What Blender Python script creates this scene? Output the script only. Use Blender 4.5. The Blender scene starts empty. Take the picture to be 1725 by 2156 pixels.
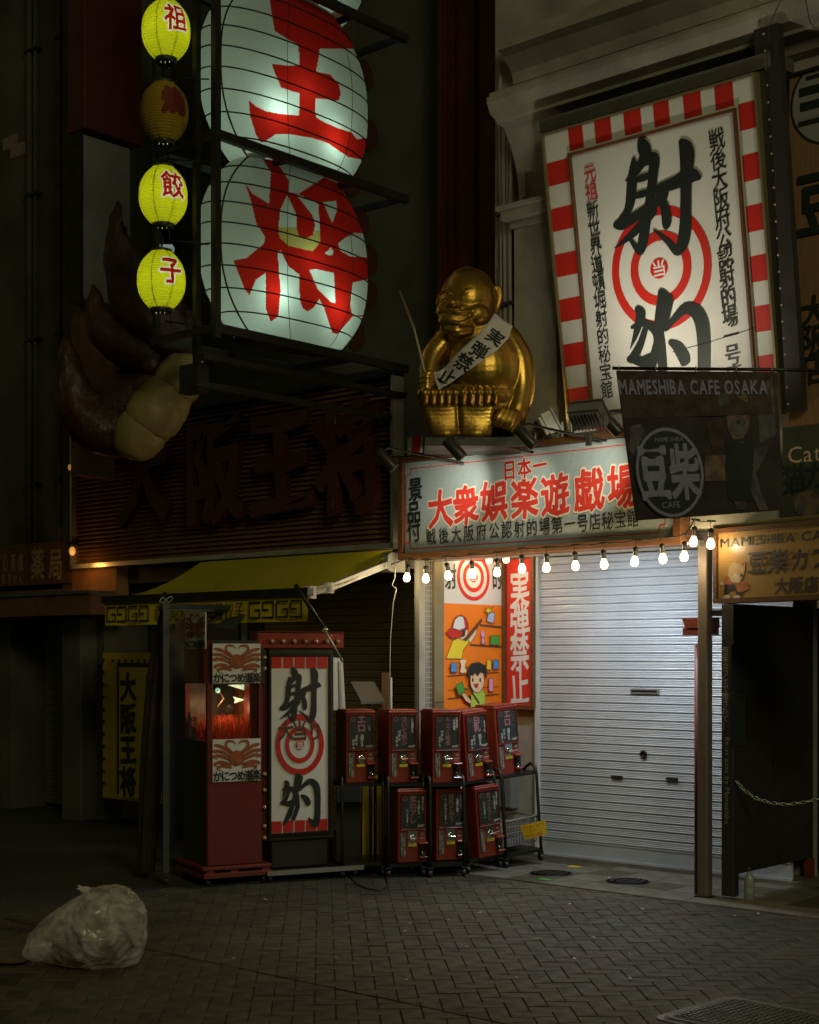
import bpy, bmesh, math, random
from mathutils import Vector, Matrix, noise
from mathutils.geometry import delaunay_2d_cdt
from mathutils.bvhtree import BVHTree
import numpy as np
random.seed(7)
SC = bpy.context.scene
COL = SC.collection
# ---------------------------------------------------------------- camera
F, CX, HY, CH = 3105.0, 862.5, 1380.5, 1.65      # focal length and horizon in 1725 x 2156 units
cam = bpy.data.objects.new('camera', bpy.data.cameras.new('camera')); COL.objects.link(cam)
cam.location = (0, 0, CH); cam.rotation_euler = (math.radians(90), 0, 0)
cam.data.sensor_fit = 'VERTICAL'; cam.data.sensor_height = 36; cam.data.sensor_width = 36
cam.data.lens = F / 2156 * 36; cam.data.shift_y = (HY - 1078) / 2156
cam.data.clip_start = 0.1; cam.data.clip_end = 400
SC.camera = cam
# ---------------------------------------------------------------- night sky and exposure
W = bpy.data.worlds.new('World'); SC.world = W; W.use_nodes = True
bg = W.node_tree.nodes['Background']
bg.inputs[0].default_value = (1.0, 0.93, 0.38, 1); bg.inputs[1].default_value = 0.044
SC.view_settings.view_transform = 'Standard'; SC.view_settings.look = 'None'
SC.view_settings.exposure = 0; SC.view_settings.gamma = 1
SC.cycles.use_denoising = True
SC.cycles.max_bounces = 6; SC.cycles.diffuse_bounces = 3; SC.cycles.glossy_bounces = 3
SC.cycles.transmission_bounces = 4; SC.cycles.transparent_max_bounces = 8
SC.cycles.sample_clamp_indirect = 3.0; SC.cycles.caustics_reflective = False; SC.cycles.caustics_refractive = False
# ---------------------------------------------------------------- frames of reference
A = math.radians(-41.65)
X, Y, Z = Vector((1, 0, 0)), Vector((0, 1, 0)), Vector((0, 0, 1))
U = Vector((math.cos(A), math.sin(A), 0)); IN = Vector((-math.sin(A), math.cos(A), 0)); OUT = -IN
P0 = Vector((1.081, 12.1, 0))
def L(s, n, z=0.0): return P0 + U*s + OUT*n + Z*z
CAM = Vector((0, 0, CH))
def ray(vx, vy): return Vector(((vx-CX)/F, 1, (HY-vy)/F))
class Fr:
    'a flat frame: origin, right axis, up axis, outward axis'
    def __init__(s, o, ax, ay=Z):
        s.o = Vector(o); s.ax = Vector(ax).normalized(); s.ay = Vector(ay).normalized(); s.az = s.ax.cross(s.ay)
    def m(s):
        return Matrix(((s.ax.x, s.ay.x, s.az.x, s.o.x), (s.ax.y, s.ay.y, s.az.y, s.o.y), (s.ax.z, s.ay.z, s.az.z, s.o.z), (0, 0, 0, 1)))
    def hit(s, vx, vy, off=0.0):
        d = ray(vx, vy); t = (s.o + s.az*off - CAM).dot(s.az)/d.dot(s.az); p = CAM + d*t - s.o
        return (p.dot(s.ax), p.dot(s.ay))
    def at(s, a, b, c=0.0): return s.o + s.ax*a + s.ay*b + s.az*c
    def moved(s, a, b, c=0.0): return Fr(s.at(a, b, c), s.ax, s.ay)
def face(vx, vy, n, z=None):
    'frame parallel to the facade, n metres in front of it, through a sighted point'
    f = Fr(L(0, n), U); a, b = f.hit(vx, vy); return f.moved(a, b if z is None else z)
def side(vx, vy, n, z=None):
    f0 = Fr(L(0, n), U); a, b = f0.hit(vx, vy); return Fr(f0.at(a, b if z is None else z), IN)
def ground(vx, vy):
    d = ray(vx, vy); return CAM + d*(-CH/d.z)
def front(p, yaw=0.0):
    'frame turned to the street end where the camera stands'
    return Fr(p, (math.cos(yaw), math.sin(yaw), 0))
# ---------------------------------------------------------------- materials
def mat(name, c, rough=0.6, metal=0.0, var=0.0, vs=6.0, bump=0.0, bs=60.0, emit=None, es=0.0, streak=False, spec=0.5, coat=0.0, c2=None):
    m = bpy.data.materials.new(name); m.use_nodes = True; t = m.node_tree; b = t.nodes['Principled BSDF']
    b.inputs['Base Color'].default_value = (*c, 1); b.inputs['Roughness'].default_value = rough
    b.inputs['Metallic'].default_value = metal; b.inputs['Specular IOR Level'].default_value = spec; b.inputs['Coat Weight'].default_value = coat
    if emit: b.inputs['Emission Color'].default_value = (*emit, 1); b.inputs['Emission Strength'].default_value = es
    if var or bump: tc = t.nodes.new('ShaderNodeTexCoord')
    if var:
        n = t.nodes.new('ShaderNodeTexNoise'); n.inputs['Scale'].default_value = vs; n.inputs['Detail'].default_value = 6
        if streak:
            mp = t.nodes.new('ShaderNodeMapping'); mp.inputs['Scale'].default_value = streak
            t.links.new(tc.outputs['Object'], mp.inputs[0]); t.links.new(mp.outputs[0], n.inputs['Vector'])
        else: t.links.new(tc.outputs['Object'], n.inputs['Vector'])
        r = t.nodes.new('ShaderNodeMapRange'); r.inputs[1].default_value = .3; r.inputs[2].default_value = .7
        t.links.new(n.outputs[0], r.inputs[0])
        mx = t.nodes.new('ShaderNodeMix'); mx.data_type = 'RGBA'
        d = c2 or tuple(v*(1-var) for v in c)
        mx.inputs[6].default_value = (*d, 1); mx.inputs[7].default_value = (*c, 1)
        t.links.new(r.outputs[0], mx.inputs[0]); t.links.new(mx.outputs[2], b.inputs['Base Color'])
        rr = t.nodes.new('ShaderNodeMapRange'); rr.inputs[1].default_value = 0; rr.inputs[2].default_value = 1
        rr.inputs[3].default_value = min(1, rough+.12); rr.inputs[4].default_value = max(0.03, rough-.1)
        t.links.new(r.outputs[0], rr.inputs[0]); t.links.new(rr.outputs[0], b.inputs['Roughness'])
    if bump:
        n2 = t.nodes.new('ShaderNodeTexNoise'); n2.inputs['Scale'].default_value = bs; n2.inputs['Detail'].default_value = 4
        t.links.new(tc.outputs['Object'], n2.inputs['Vector'])
        bp = t.nodes.new('ShaderNodeBump'); bp.inputs['Strength'].default_value = bump; bp.inputs['Distance'].default_value = .01
        t.links.new(n2.outputs[0], bp.inputs['Height']); t.links.new(bp.outputs[0], b.inputs['Normal'])
    return m
def stain(m, lo=.42, hi=1.12, sc=.8):
    'broad stains that lie across many pieces'
    t = m.node_tree; b = t.nodes['Principled BSDF']; s = b.inputs['Base Color'].links[0].from_socket
    g = t.nodes.new('ShaderNodeNewGeometry'); n = t.nodes.new('ShaderNodeTexNoise'); n.inputs['Scale'].default_value = sc; n.inputs['Detail'].default_value = 7; n.inputs['Roughness'].default_value = .65
    r = t.nodes.new('ShaderNodeMapRange'); r.inputs[1].default_value = .32; r.inputs[2].default_value = .68; r.inputs[3].default_value = lo; r.inputs[4].default_value = hi
    v = t.nodes.new('ShaderNodeVectorMath'); v.operation = 'SCALE'
    t.links.new(g.outputs['Position'], n.inputs['Vector']); t.links.new(n.outputs[0], r.inputs[0]); t.links.new(s, v.inputs[0]); t.links.new(r.outputs[0], v.inputs['Scale']); t.links.new(v.outputs[0], b.inputs['Base Color'])
def mat_trans(name, c, k=0.5, rough=.6):
    'thin paper or plastic that lets light through'
    m = bpy.data.materials.new(name); m.use_nodes = True; t = m.node_tree; t.nodes.clear()
    o = t.nodes.new('ShaderNodeOutputMaterial'); a = t.nodes.new('ShaderNodeBsdfTranslucent'); d = t.nodes.new('ShaderNodeBsdfPrincipled')
    mx = t.nodes.new('ShaderNodeMixShader'); mx.inputs[0].default_value = k
    a.inputs[0].default_value = (*c, 1); d.inputs['Base Color'].default_value = (*c, 1); d.inputs['Roughness'].default_value = rough
    t.links.new(d.outputs[0], mx.inputs[1]); t.links.new(a.outputs[0], mx.inputs[2]); t.links.new(mx.outputs[0], o.inputs[0])
    return m
def mat_glass(name, tint=(1, 1, 1), alpha=.12, rough=.05):
    m = bpy.data.materials.new(name); m.use_nodes = True; t = m.node_tree; t.nodes.clear()
    o = t.nodes.new('ShaderNodeOutputMaterial'); a = t.nodes.new('ShaderNodeBsdfTransparent'); d = t.nodes.new('ShaderNodeBsdfGlossy')
    a.inputs[0].default_value = (*tint, 1); d.inputs['Roughness'].default_value = rough
    mx = t.nodes.new('ShaderNodeMixShader'); mx.inputs[0].default_value = alpha
    t.links.new(a.outputs[0], mx.inputs[1]); t.links.new(d.outputs[0], mx.inputs[2]); t.links.new(mx.outputs[0], o.inputs[0])
    return m
M = {}
def dm(k, *a, **kw): M[k] = mat(k, *a, **kw)
dm('plaster', (.42, .40, .33), .85, var=.35, vs=3, bump=.5, bs=90)
dm('plaster_smooth', (.40, .38, .32), .7, var=.4, vs=2.5, bump=.15, bs=40, streak=(1, 1, .3))
dm('dark_wall', (.12, .115, .095), .9, var=.5, vs=1.5, bump=.3, bs=30)
dm('black_wall', (.085, .08, .065), .9, var=.4, vs=2, bump=.2, bs=30)
dm('grey_panel', (.20, .20, .20), .6, var=.3, vs=2.5)
dm('maroon_wall', (.10, .013, .010), .6, var=.4, vs=2, bump=.2)
dm('white_sign', (.62, .62, .60), .5, var=.10, vs=4)
dm('white_print', (.66, .66, .66), .5, var=.08, vs=6)
dm('grey_white_sign', (.37, .41, .38), .28, var=.12, vs=3, spec=.6)
dm('red_print', (.52, .018, .012), .5, var=.15, vs=5)
dm('red_bright', (.62, .03, .015), .7, var=.12, vs=5)
dm('cream_print', (.72, .62, .48), .5)
dm('ink', (.012, .018, .016), .5)
dm('orange_print', (.80, .20, .008), .5, var=.08, vs=5)
dm('yellow_print', (.70, .55, .03), .5)
dm('lime_print', (.40, .55, .08), .5)
dm('skin_print', (.75, .50, .33), .5)
dm('brown_print', (.10, .04, .02), .5)
dm('green_print', (.05, .30, .04), .5)
dm('blue_print', (.05, .25, .60), .5)
dm('pale_blue_print', (.35, .50, .78), .5)
dm('pink_print', (.72, .30, .45), .5)
dm('violet_print', (.62, .30, .60), .5)
dm('wood_frame', (.15, .06, .02), .5, var=.5, vs=5, streak=(1, 12, 12))
dm('aluminium', (.50, .50, .48), .35, metal=.7, var=.25, vs=6)
dm('slat_metal', (.42, .45, .49), .42, metal=.2, var=.16, vs=5, streak=(.3, 3, 3))
dm('dark_metal', (.03, .03, .028), .4, metal=.6, var=.4, vs=8)
dm('black_metal', (.022, .022, .02), .35, metal=.3, var=.4, vs=8)
dm('black_plastic', (.03, .03, .028), .4, var=.3, vs=8)
dm('white_metal', (.55, .55, .52), .4, var=.2, vs=8)
dm('steel_post', (.30, .25, .21), .38, metal=.6, var=.3, vs=4, streak=(1, 1, .2))
dm('brass', (.32, .26, .14), .4, metal=.6, var=.25, vs=4)
dm('gold', (.50, .31, .065), .36, metal=.92, var=.35, vs=3.5, bump=.16, bs=45, c2=(.27, .15, .025))
dm('sash', (.66, .62, .64), .6, var=.1, vs=6)
dm('red_paint', (.27, .038, .022), .36, var=.35, vs=6, coat=.08)
dm('red_dark', (.13, .018, .013), .35, var=.4, vs=6, coat=.3)
dm('red_flat', (.15, .013, .009), .55, var=.25, vs=4, bump=.1)
dm('chalkboard', (.035, .042, .042), .35, var=.4, vs=8)
dm('chalk', (.62, .62, .60), .8)
dm('chalk_pink', (.40, .16, .19), .8)
dm('chrome', (.75, .75, .74), .12, metal=1)
dm('sticker_yellow', (.62, .50, .02), .5)
dm('awning', (.30, .27, .02), .75, var=.2, vs=3)
dm('awning_cloth', (.50, .42, .02), .7, var=.25, vs=4)
dm('banner_cloth', (.032, .024, .028), .7, var=.5, vs=6, c2=(.012, .010, .012))
dm('banner_print', (.23, .23, .36), .7, var=.2, vs=20)
dm('photo_brown', (.060, .030, .028), .7, var=.6, vs=14)
dm('photo_grey', (.11, .10, .12), .7, var=.7, vs=14)
dm('photo_tan', (.19, .12, .075), .7, var=.6, vs=18)
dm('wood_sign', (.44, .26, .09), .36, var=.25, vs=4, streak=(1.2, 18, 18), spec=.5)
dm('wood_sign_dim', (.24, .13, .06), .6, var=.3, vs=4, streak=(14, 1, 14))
dm('torii_red', (.17, .03, .018), .5, var=.3, vs=6, bump=.15)
dm('wire', (.02, .02, .018), .6)
dm('white_wire', (.42, .42, .38), .5)
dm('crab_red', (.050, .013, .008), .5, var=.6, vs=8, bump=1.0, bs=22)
dm('crab_cream', (.24, .18, .07), .55, var=.3, vs=3, bump=.2, bs=12)
dm('crab_print', (.40, .10, .03), .5, var=.4, vs=30)
dm('paper_pink', (.55, .30, .22), .6, var=.15, vs=8)
dm('yellow_panel', (.60, .42, .02), .5, var=.2, vs=5)
dm('yellow_sign', (.70, .54, .02), .5, var=.2, vs=5)
dm('brick_sign', (.20, .09, .045), .7, var=.4, vs=5)
dm('pale_letter', (.50, .38, .27), .6)
dm('grey_letter', (.22, .22, .20), .6)
dm('rack_paint', (.055, .07, .06), .5, var=.4, vs=8)
dm('paver', (.084, .084, .050), .66, var=.45, vs=9, bump=.6, bs=120)
dm('paver_warm', (.098, .080, .050), .66, var=.45, vs=9, bump=.6, bs=120)
dm('paver_dark', (.056, .058, .038), .62, var=.45, vs=9, bump=.6, bs=120)
dm('joint', (.040, .040, .026), .95, bump=.4, bs=80)
dm('asphalt', (.055, .060, .054), .72, var=.5, vs=1.6, bump=.6, bs=140)
for _k in ('paver', 'paver_warm', 'paver_dark'): stain(M[_k])
stain(M['slat_metal'], .84, 1.04, 2.2)
for _k in ('plaster', 'plaster_smooth'): stain(M[_k], .62, 1.05, 1.3)
stain(M['asphalt'], .5, 1.2, .7)
dm('concrete', (.14, .135, .11), .85, var=.4, vs=5, bump=.5, bs=80)
dm('iron', (.030, .030, .027), .5, metal=.4, var=.4, vs=10, bump=.4, bs=60)
dm('iron_edge', (.16, .165, .155), .5, metal=.3, var=.4, vs=10)
dm('litter', (.55, .53, .48), .8)
dm('leaf_litter', (.25, .10, .04), .8)
dm('bottle', (.30, .33, .33), .2, var=.2)
dm('lamp_emit', (1, 1, 1), .5, emit=(1.0, .70, .36), es=3.0)
dm('tube_emit', (1, 1, 1), .5, emit=(.80, .90, 1.0), es=28.0)
dm('orange_emit', (1, 1, 1), .5, emit=(1.0, .42, .06), es=9.0)
dm('dim_emit', (.06, .05, .04), .5, emit=(1.0, .62, .30), es=.012)
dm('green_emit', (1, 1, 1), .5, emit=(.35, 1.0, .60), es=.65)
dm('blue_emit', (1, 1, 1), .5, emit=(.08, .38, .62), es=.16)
M['lantern_white'] = mat_trans('lantern_white', (.48, .53, .43), .6)
M['lantern_red'] = mat_trans('lantern_red', (.42, .010, .005), .5)
M['lantern_amber'] = mat_trans('lantern_amber', (.42, .34, .09), .55)
M['lantern_yellow'] = mat_trans('lantern_yellow', (.62, .68, .018), .6)
M['lantern_yellow_dead'] = mat_trans('lantern_yellow_dead', (.40, .26, .012), .3)
M['lantern_red_dead'] = mat_trans('lantern_red_dead', (.20, .03, .015), .3)
M['lantern_pale'] = mat_trans('lantern_pale', (.72, .78, .86), .6)
def film():
    m = mat_trans('bag_film', (.80, .75, .71), .35, .12); t = m.node_tree; out = t.nodes['Material Output']; src = out.inputs[0].links[0].from_socket
    tr = t.nodes.new('ShaderNodeBsdfTransparent'); mx = t.nodes.new('ShaderNodeMixShader'); tc = t.nodes.new('ShaderNodeTexCoord')
    n = t.nodes.new('ShaderNodeTexNoise'); n.inputs['Scale'].default_value = 7; n.inputs['Detail'].default_value = 8; n.inputs['Distortion'].default_value = 1.5
    r = t.nodes.new('ShaderNodeMapRange'); r.inputs[1].default_value = .35; r.inputs[2].default_value = .65; r.inputs[3].default_value = .16; r.inputs[4].default_value = .70
    b = t.nodes.new('ShaderNodeBump'); b.inputs['Strength'].default_value = .5; b.inputs['Distance'].default_value = .01
    v = t.nodes.new('ShaderNodeTexNoise'); v.inputs['Scale'].default_value = 9; v.inputs['Detail'].default_value = 2; v.inputs['Distortion'].default_value = 2.5
    for q in (n, v): t.links.new(tc.outputs['Object'], q.inputs['Vector'])
    t.links.new(v.outputs[0], b.inputs['Height']); t.links.new(b.outputs[0], t.nodes['Principled BSDF'].inputs['Normal'])
    t.links.new(n.outputs[0], r.inputs[0]); t.links.new(r.outputs[0], mx.inputs[0]); t.links.new(src, mx.inputs[2]); t.links.new(tr.outputs[0], mx.inputs[1]); t.links.new(mx.outputs[0], out.inputs[0])
    for k in mx.inputs[0].links: pass
    return m
M['bag_film'] = film()
M['glass'] = mat_glass('glass', (.95, .95, .95), .10)
M['glass_dark'] = mat_glass('glass_dark', (.45, .45, .45), .12)
def glow():
    m = bpy.data.materials.new('bulb_glass'); m.use_nodes = True; t = m.node_tree; t.nodes.clear()
    o = t.nodes.new('ShaderNodeOutputMaterial'); a = t.nodes.new('ShaderNodeBsdfTransparent'); e = t.nodes.new('ShaderNodeEmission'); g = t.nodes.new('ShaderNodeAddShader')
    e.inputs[0].default_value = (1.0, .66, .32, 1); e.inputs[1].default_value = 3.6
    t.links.new(a.outputs[0], g.inputs[0]); t.links.new(e.outputs[0], g.inputs[1]); t.links.new(g.outputs[0], o.inputs[0]); return m
M['bulb_glass'] = glow()
# ---------------------------------------------------------------- objects
def link(o, parent=None):
    COL.objects.link(o)
    if parent is not None: o.parent = parent
    return o
def tag(o, label=None, cat=None, group=None, kind=None):
    for k, v in (('label', label), ('category', cat), ('group', group), ('kind', kind)):
        if v: o[k] = v
    return o
def thing(name, label, cat, fr, group=None):
    o = bpy.data.objects.new(name, None); o.empty_display_size = .1; link(o)
    o.matrix_world = fr.m(); return tag(o, label, cat, group)
def copy_tree(o, parent=None):
    c = o.copy(); link(c, parent)
    for ch in list(o.children): copy_tree(ch, c)
    return c
class MB:
    def __init__(s): s.v = []; s.f = []; s.mi = []; s.mats = []; s.smooth = []
    def slot(s, m):
        if m not in s.mats: s.mats.append(m)
        return s.mats.index(m)
    def add(s, vs, fs, m=None, smooth=False):
        b = len(s.v); s.v += [tuple(p) for p in vs]; k = s.slot(m) if m else 0
        for f in fs: s.f.append([i+b for i in f]); s.mi.append(k); s.smooth.append(smooth)
        return s
    def box(s, x0, x1, y0, y1, z0, z1, m=None):
        v = [(x, y, z) for x in (x0, x1) for y in (y0, y1) for z in (z0, z1)]
        return s.add(v, [(0, 1, 3, 2), (4, 6, 7, 5), (0, 4, 5, 1), (2, 3, 7, 6), (0, 2, 6, 4), (1, 5, 7, 3)], m)
    def cbox(s, x0, x1, y0, y1, z0, z1, c, m=None):
        'box with its front (z1) edges chamfered'
        v = [(x0, y0, z0), (x1, y0, z0), (x1, y1, z0), (x0, y1, z0), (x0, y0, z1-c), (x1, y0, z1-c), (x1, y1, z1-c), (x0, y1, z1-c),
             (x0+c, y0+c, z1), (x1-c, y0+c, z1), (x1-c, y1-c, z1), (x0+c, y1-c, z1)]
        f = [(3, 2, 1, 0)] + [(i, (i+1) % 4, 4+(i+1) % 4, 4+i) for i in range(4)] + [(4+i, 4+(i+1) % 4, 8+(i+1) % 4, 8+i) for i in range(4)] + [(8, 9, 10, 11)]
        return s.add(v, f, m)
    def prism(s, pts, z0, z1, m=None):
        n = len(pts); v = [(p[0], p[1], z0) for p in pts]+[(p[0], p[1], z1) for p in pts]
        ar = sum(pts[i][0]*pts[(i+1) % n][1]-pts[(i+1) % n][0]*pts[i][1] for i in range(n))
        f = [tuple(range(n))[::-1], tuple(range(n, 2*n))]+[(i, (i+1) % n, n+(i+1) % n, n+i) for i in range(n)]
        if ar < 0: f = [q[::-1] for q in f]
        return s.add(v, f, m)
    def tube(s, path, r, m=None, seg=8, closed=False, cap=True, smooth=True):
        path = [Vector(p) for p in path]; n = len(path); rs = r if isinstance(r, (list, tuple)) else [r]*n
        vs = []; prev = None
        for i, p in enumerate(path):
            if closed: d = path[(i+1) % n]-path[i-1]
            else: d = path[min(i+1, n-1)]-path[max(i-1, 0)]
            if d.length < 1e-9: d = Vector((0, 0, 1))
            d.normalize()
            if prev is None:
                a = d.orthogonal().normalized()
            else:
                a = prev - d*prev.dot(d)
                a = a.normalized() if a.length > 1e-6 else d.orthogonal().normalized()
            prev = a; b = d.cross(a)
            for k in range(seg):
                t = 2*math.pi*k/seg; vs.append(p+(a*math.cos(t)+b*math.sin(t))*rs[i])
        fs = []
        for i in range(n if closed else n-1):
            j = (i+1) % n
            for k in range(seg): fs.append((i*seg+k, i*seg+(k+1) % seg, j*seg+(k+1) % seg, j*seg+k))
        if cap and not closed: fs += [tuple(range(seg))[::-1], tuple(range((n-1)*seg, n*seg))]
        return s.add(vs, fs, m, smooth)
    def bar(s, p, q, w, h, m=None, up=(0, 0, 1)):
        p, q = Vector(p), Vector(q); d = (q-p).normalized(); u = Vector(up)
        if abs(d.dot(u)) > .95: u = Vector((1, 0, 0))
        a = d.cross(u).normalized(); b = a.cross(d).normalized(); v = []
        for e in (p, q):
            for i, j in ((-1, -1), (1, -1), (1, 1), (-1, 1)): v.append(e+a*i*w/2+b*j*h/2)
        return s.add(v, [(3, 2, 1, 0), (4, 5, 6, 7), (0, 1, 5, 4), (1, 2, 6, 5), (2, 3, 7, 6), (3, 0, 4, 7)], m)
    def lathe(s, prof, c=(0, 0, 0), axis='y', seg=16, m=None, smooth=True):
        vs = []; n = len(prof)
        for r, h in prof:
            for k in range(seg):
                t = 2*math.pi*k/seg; a, b = r*math.cos(t), r*math.sin(t)
                p = (a, h, b) if axis == 'y' else ((a, b, h) if axis == 'z' else (h, a, b))
                vs.append((p[0]+c[0], p[1]+c[1], p[2]+c[2]))
        fs = [(i*seg+k, i*seg+(k+1) % seg, (i+1)*seg+(k+1) % seg, (i+1)*seg+k) for i in range(n-1) for k in range(seg)]
        fs += [tuple(range(seg)), tuple(range((n-1)*seg, n*seg))[::-1]]
        return s.add(vs, fs, m, smooth)
    def ell(s, c, r, m=None, seg=16, rings=10, rot=None):
        vs = []; c = Vector(c)
        for i in range(rings+1):
            ph = math.pi*i/rings
            for k in range(seg):
                t = 2*math.pi*k/seg; p = Vector((math.sin(ph)*math.cos(t)*r[0], math.cos(ph)*r[1], math.sin(ph)*math.sin(t)*r[2]))
                if rot is not None: p = rot @ p
                vs.append(p+c)
        fs = [(i*seg+k, i*seg+(k+1) % seg, (i+1)*seg+(k+1) % seg, (i+1)*seg+k) for i in range(rings) for k in range(seg)]
        return s.add(vs, fs, m, True)
    def mesh(s, name, m=None):
        me = bpy.data.meshes.new(name); me.from_pydata(s.v, [], s.f)
        if m is not None or not s.mats: me.materials.append(m if m is not None else M['ink'])
        else:
            for q in s.mats: me.materials.append(q)
            me.polygons.foreach_set('material_index', s.mi)
        me.polygons.foreach_set('use_smooth', s.smooth); me.update(); return me
    def build(s, name, m=None, parent=None, fix=False):
        if isinstance(m, str): m = M[m]
        me = s.mesh(name, m)
        if fix:
            b = bmesh.new(); b.from_mesh(me); bmesh.ops.recalc_face_normals(b, faces=b.faces); b.to_mesh(me); b.free()
        return link(bpy.data.objects.new(name, me), parent)
# ---------------------------------------------------------------- lettering
_gl = {}
def glyph(ch, bold):
    bold = bold*.62 if bold < .06 else bold*.8
    k = (ch, bold)
    if k not in _gl:
        c = bpy.data.curves.new('letter', 'FONT'); c.body = ch; c.resolution_u = 2; c.dimensions = '2D'; c.fill_mode = 'FRONT'
        o = bpy.data.objects.new('letter', c); COL.objects.link(o)
        bpy.context.view_layer.update()
        me = bpy.data.meshes.new_from_object(o.evaluated_get(bpy.context.evaluated_depsgraph_get()))
        vs = [(v.co.x, v.co.y) for v in me.vertices]; fs = [tuple(p.vertices) for p in me.polygons]
        bpy.data.objects.remove(o); bpy.data.curves.remove(c); bpy.data.meshes.remove(me)
        if bold > .001 and vs:
            cntE = {}
            for f in fs:
                for a, b in zip(f, f[1:]+f[:1]): cntE[(min(a, b), max(a, b))] = cntE.get((min(a, b), max(a, b)), 0)+1
            polys = [[vs[i] for i in f] for f in fs]; r = bold
            for (a, b), n in cntE.items():
                if n != 1: continue
                p, q = vs[a], vs[b]; dx, dy = q[0]-p[0], q[1]-p[1]; l = math.hypot(dx, dy)
                if l < 1e-4: continue
                dx, dy = dx/l*r, dy/l*r; e = .55
                polys.append([(p[0]-dx*e-dy, p[1]-dy*e+dx), (p[0]-dx*e+dy, p[1]-dy*e-dx), (q[0]+dx*e+dy, q[1]+dy*e-dx), (q[0]+dx*e-dy, q[1]+dy*e+dx)])
            vs, fs = union([polys])
        _gl[k] = (vs, fs)
    return _gl[k]
def brush(x, y):
    'pen-written look: strokes rise to the right and swell'
    return (x + .022*math.sin(5*y+1.3) + .010*math.sin(17*y), y + .07*(x-.5) + .018*math.sin(6.5*x+.6) + .008*math.sin(19*x))
def cell(ch, cx, cy, w, h, bold=.02, style=True, rot=0.0):
    'glyph vertices of one character centred at cx, cy in a cell w x h'
    vs, fs = glyph(ch, bold); out = []
    lat = ord(ch) < 256
    if lat and vs:
        x0 = min(v[0] for v in vs); x1 = max(v[0] for v in vs); ox, oy = (x0+x1)/2, .36
    else: ox, oy = .5, .38
    cr, sr = math.cos(rot), math.sin(rot)
    for x, y in vs:
        if style: x, y = brush(x, y)
        a, b = (x-ox)*w, (y-oy)*h
        out.append((cx+a*cr-b*sr, cy+a*sr+b*cr))
    return out, fs
class Art:
    'flat print built up in thin layers on a panel'
    def __init__(s, z=0.002, step=0.0006, mp=None): s.b = MB(); s.z = z; s.st = step; s.mp = mp
    def _put(s, pts, fs, m):
        z = s.z; s.z += s.st
        if s.mp: v = [s.mp(p[0], p[1], z) for p in pts]
        else: v = [(p[0], p[1], z) for p in pts]
        s.b.add(v, fs, M[m])
    def poly(s, pts, m, flip=True):
        n = len(pts); ar = sum(pts[i][0]*pts[(i+1) % n][1]-pts[(i+1) % n][0]*pts[i][1] for i in range(n))
        if ar < 0: pts = pts[::-1]
        s._put(pts, [tuple(range(n))], m)
    def rect(s, x0, y0, x1, y1, m): s.poly([(x0, y0), (x1, y0), (x1, y1), (x0, y1)], m)
    def ring(s, cx, cy, rx, ry, q, m, seg=48):
        vs = []
        for k in range(seg):
            t = 2*math.pi*k/seg; vs.append((cx+rx*math.cos(t), cy+ry*math.sin(t)))
        for k in range(seg):
            t = 2*math.pi*k/seg; vs.append((cx+rx*q*math.cos(t), cy+ry*q*math.sin(t)))
        s._put(vs, [(k, (k+1) % seg, seg+(k+1) % seg, seg+k) for k in range(seg)], m)
    def disc(s, cx, cy, rx, ry, m, seg=32, rot=0):
        c, sn = math.cos(rot), math.sin(rot)
        if s.mp:
            R = [1, .75, .5, .25]; vs = [(cx+rx*q*math.cos(2*math.pi*k/seg), cy+ry*q*math.sin(2*math.pi*k/seg)) for q in R for k in range(seg)]+[(cx, cy)]
            f = [(i*seg+k, i*seg+(k+1) % seg, (i+1)*seg+(k+1) % seg, (i+1)*seg+k) for i in range(3) for k in range(seg)]+[(3*seg+k, 3*seg+(k+1) % seg, 4*seg) for k in range(seg)]
            return s._put(vs, f, m)
        s.poly([(cx+rx*math.cos(t)*c-ry*math.sin(t)*sn, cy+rx*math.cos(t)*sn+ry*math.sin(t)*c) for t in [2*math.pi*k/seg for k in range(seg)]], m)
    def line(s, pts, w, m):
        v, f = union([stroke([(p[0], p[1], w) for p in pts], 1)]); s._put(v, f, m)
    def ch(s, c, cx, cy, w, h, m, bold=.02, style=True, rot=0.0):
        if c == ' ': return
        v, f = cell(c, cx, cy, w, h, bold, style, rot)
        if v: s._put(v, f, m)
    def down(s, txt, x0, y0, x1, y1, w, h, m, bold=.02, style=True):
        'vertical line of characters, centres from first to last'
        n = max(1, len(txt)-1)
        for i, c in enumerate(txt): s.ch(c, x0+(x1-x0)*i/n, y0+(y1-y0)*i/n, w, h, m, bold, style)
        return s
    def text(s, txt, x, y, h, m, bold=.02, sx=1.0, rot=0.0, style=False, width=None):
        'one horizontal line starting at x, baseline y, cap height about h*.72'
        adv = []; cur = 0
        for c in txt:
            if c == ' ': adv.append(None); cur += .32; continue
            vs, fs = glyph(c, bold)
            if ord(c) < 256:
                x0 = min(v[0] for v in vs); x1 = max(v[0] for v in vs); adv.append(cur-x0); cur += (x1-x0)+.09
            else: adv.append(cur); cur += 1.0
        if width: sx = width/(cur*h)
        cr, sr = math.cos(rot), math.sin(rot)
        for c, a in zip(txt, adv):
            if a is None: continue
            vs, fs = glyph(c, bold); pts = []
            for px, py in vs:
                if style: px, py = brush(px, py)
                q, r = (px+a)*h*sx, py*h; pts.append((x+q*cr-r*sr, y+q*sr+r*cr))
            s._put(pts, fs, m)
        return cur*h*sx
    def strokes(s, polys, m):
        v, f = union(polys); s._put(v, f, m)
    def build(s, name, parent):
        return s.b.build(name, None, parent)
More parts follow.
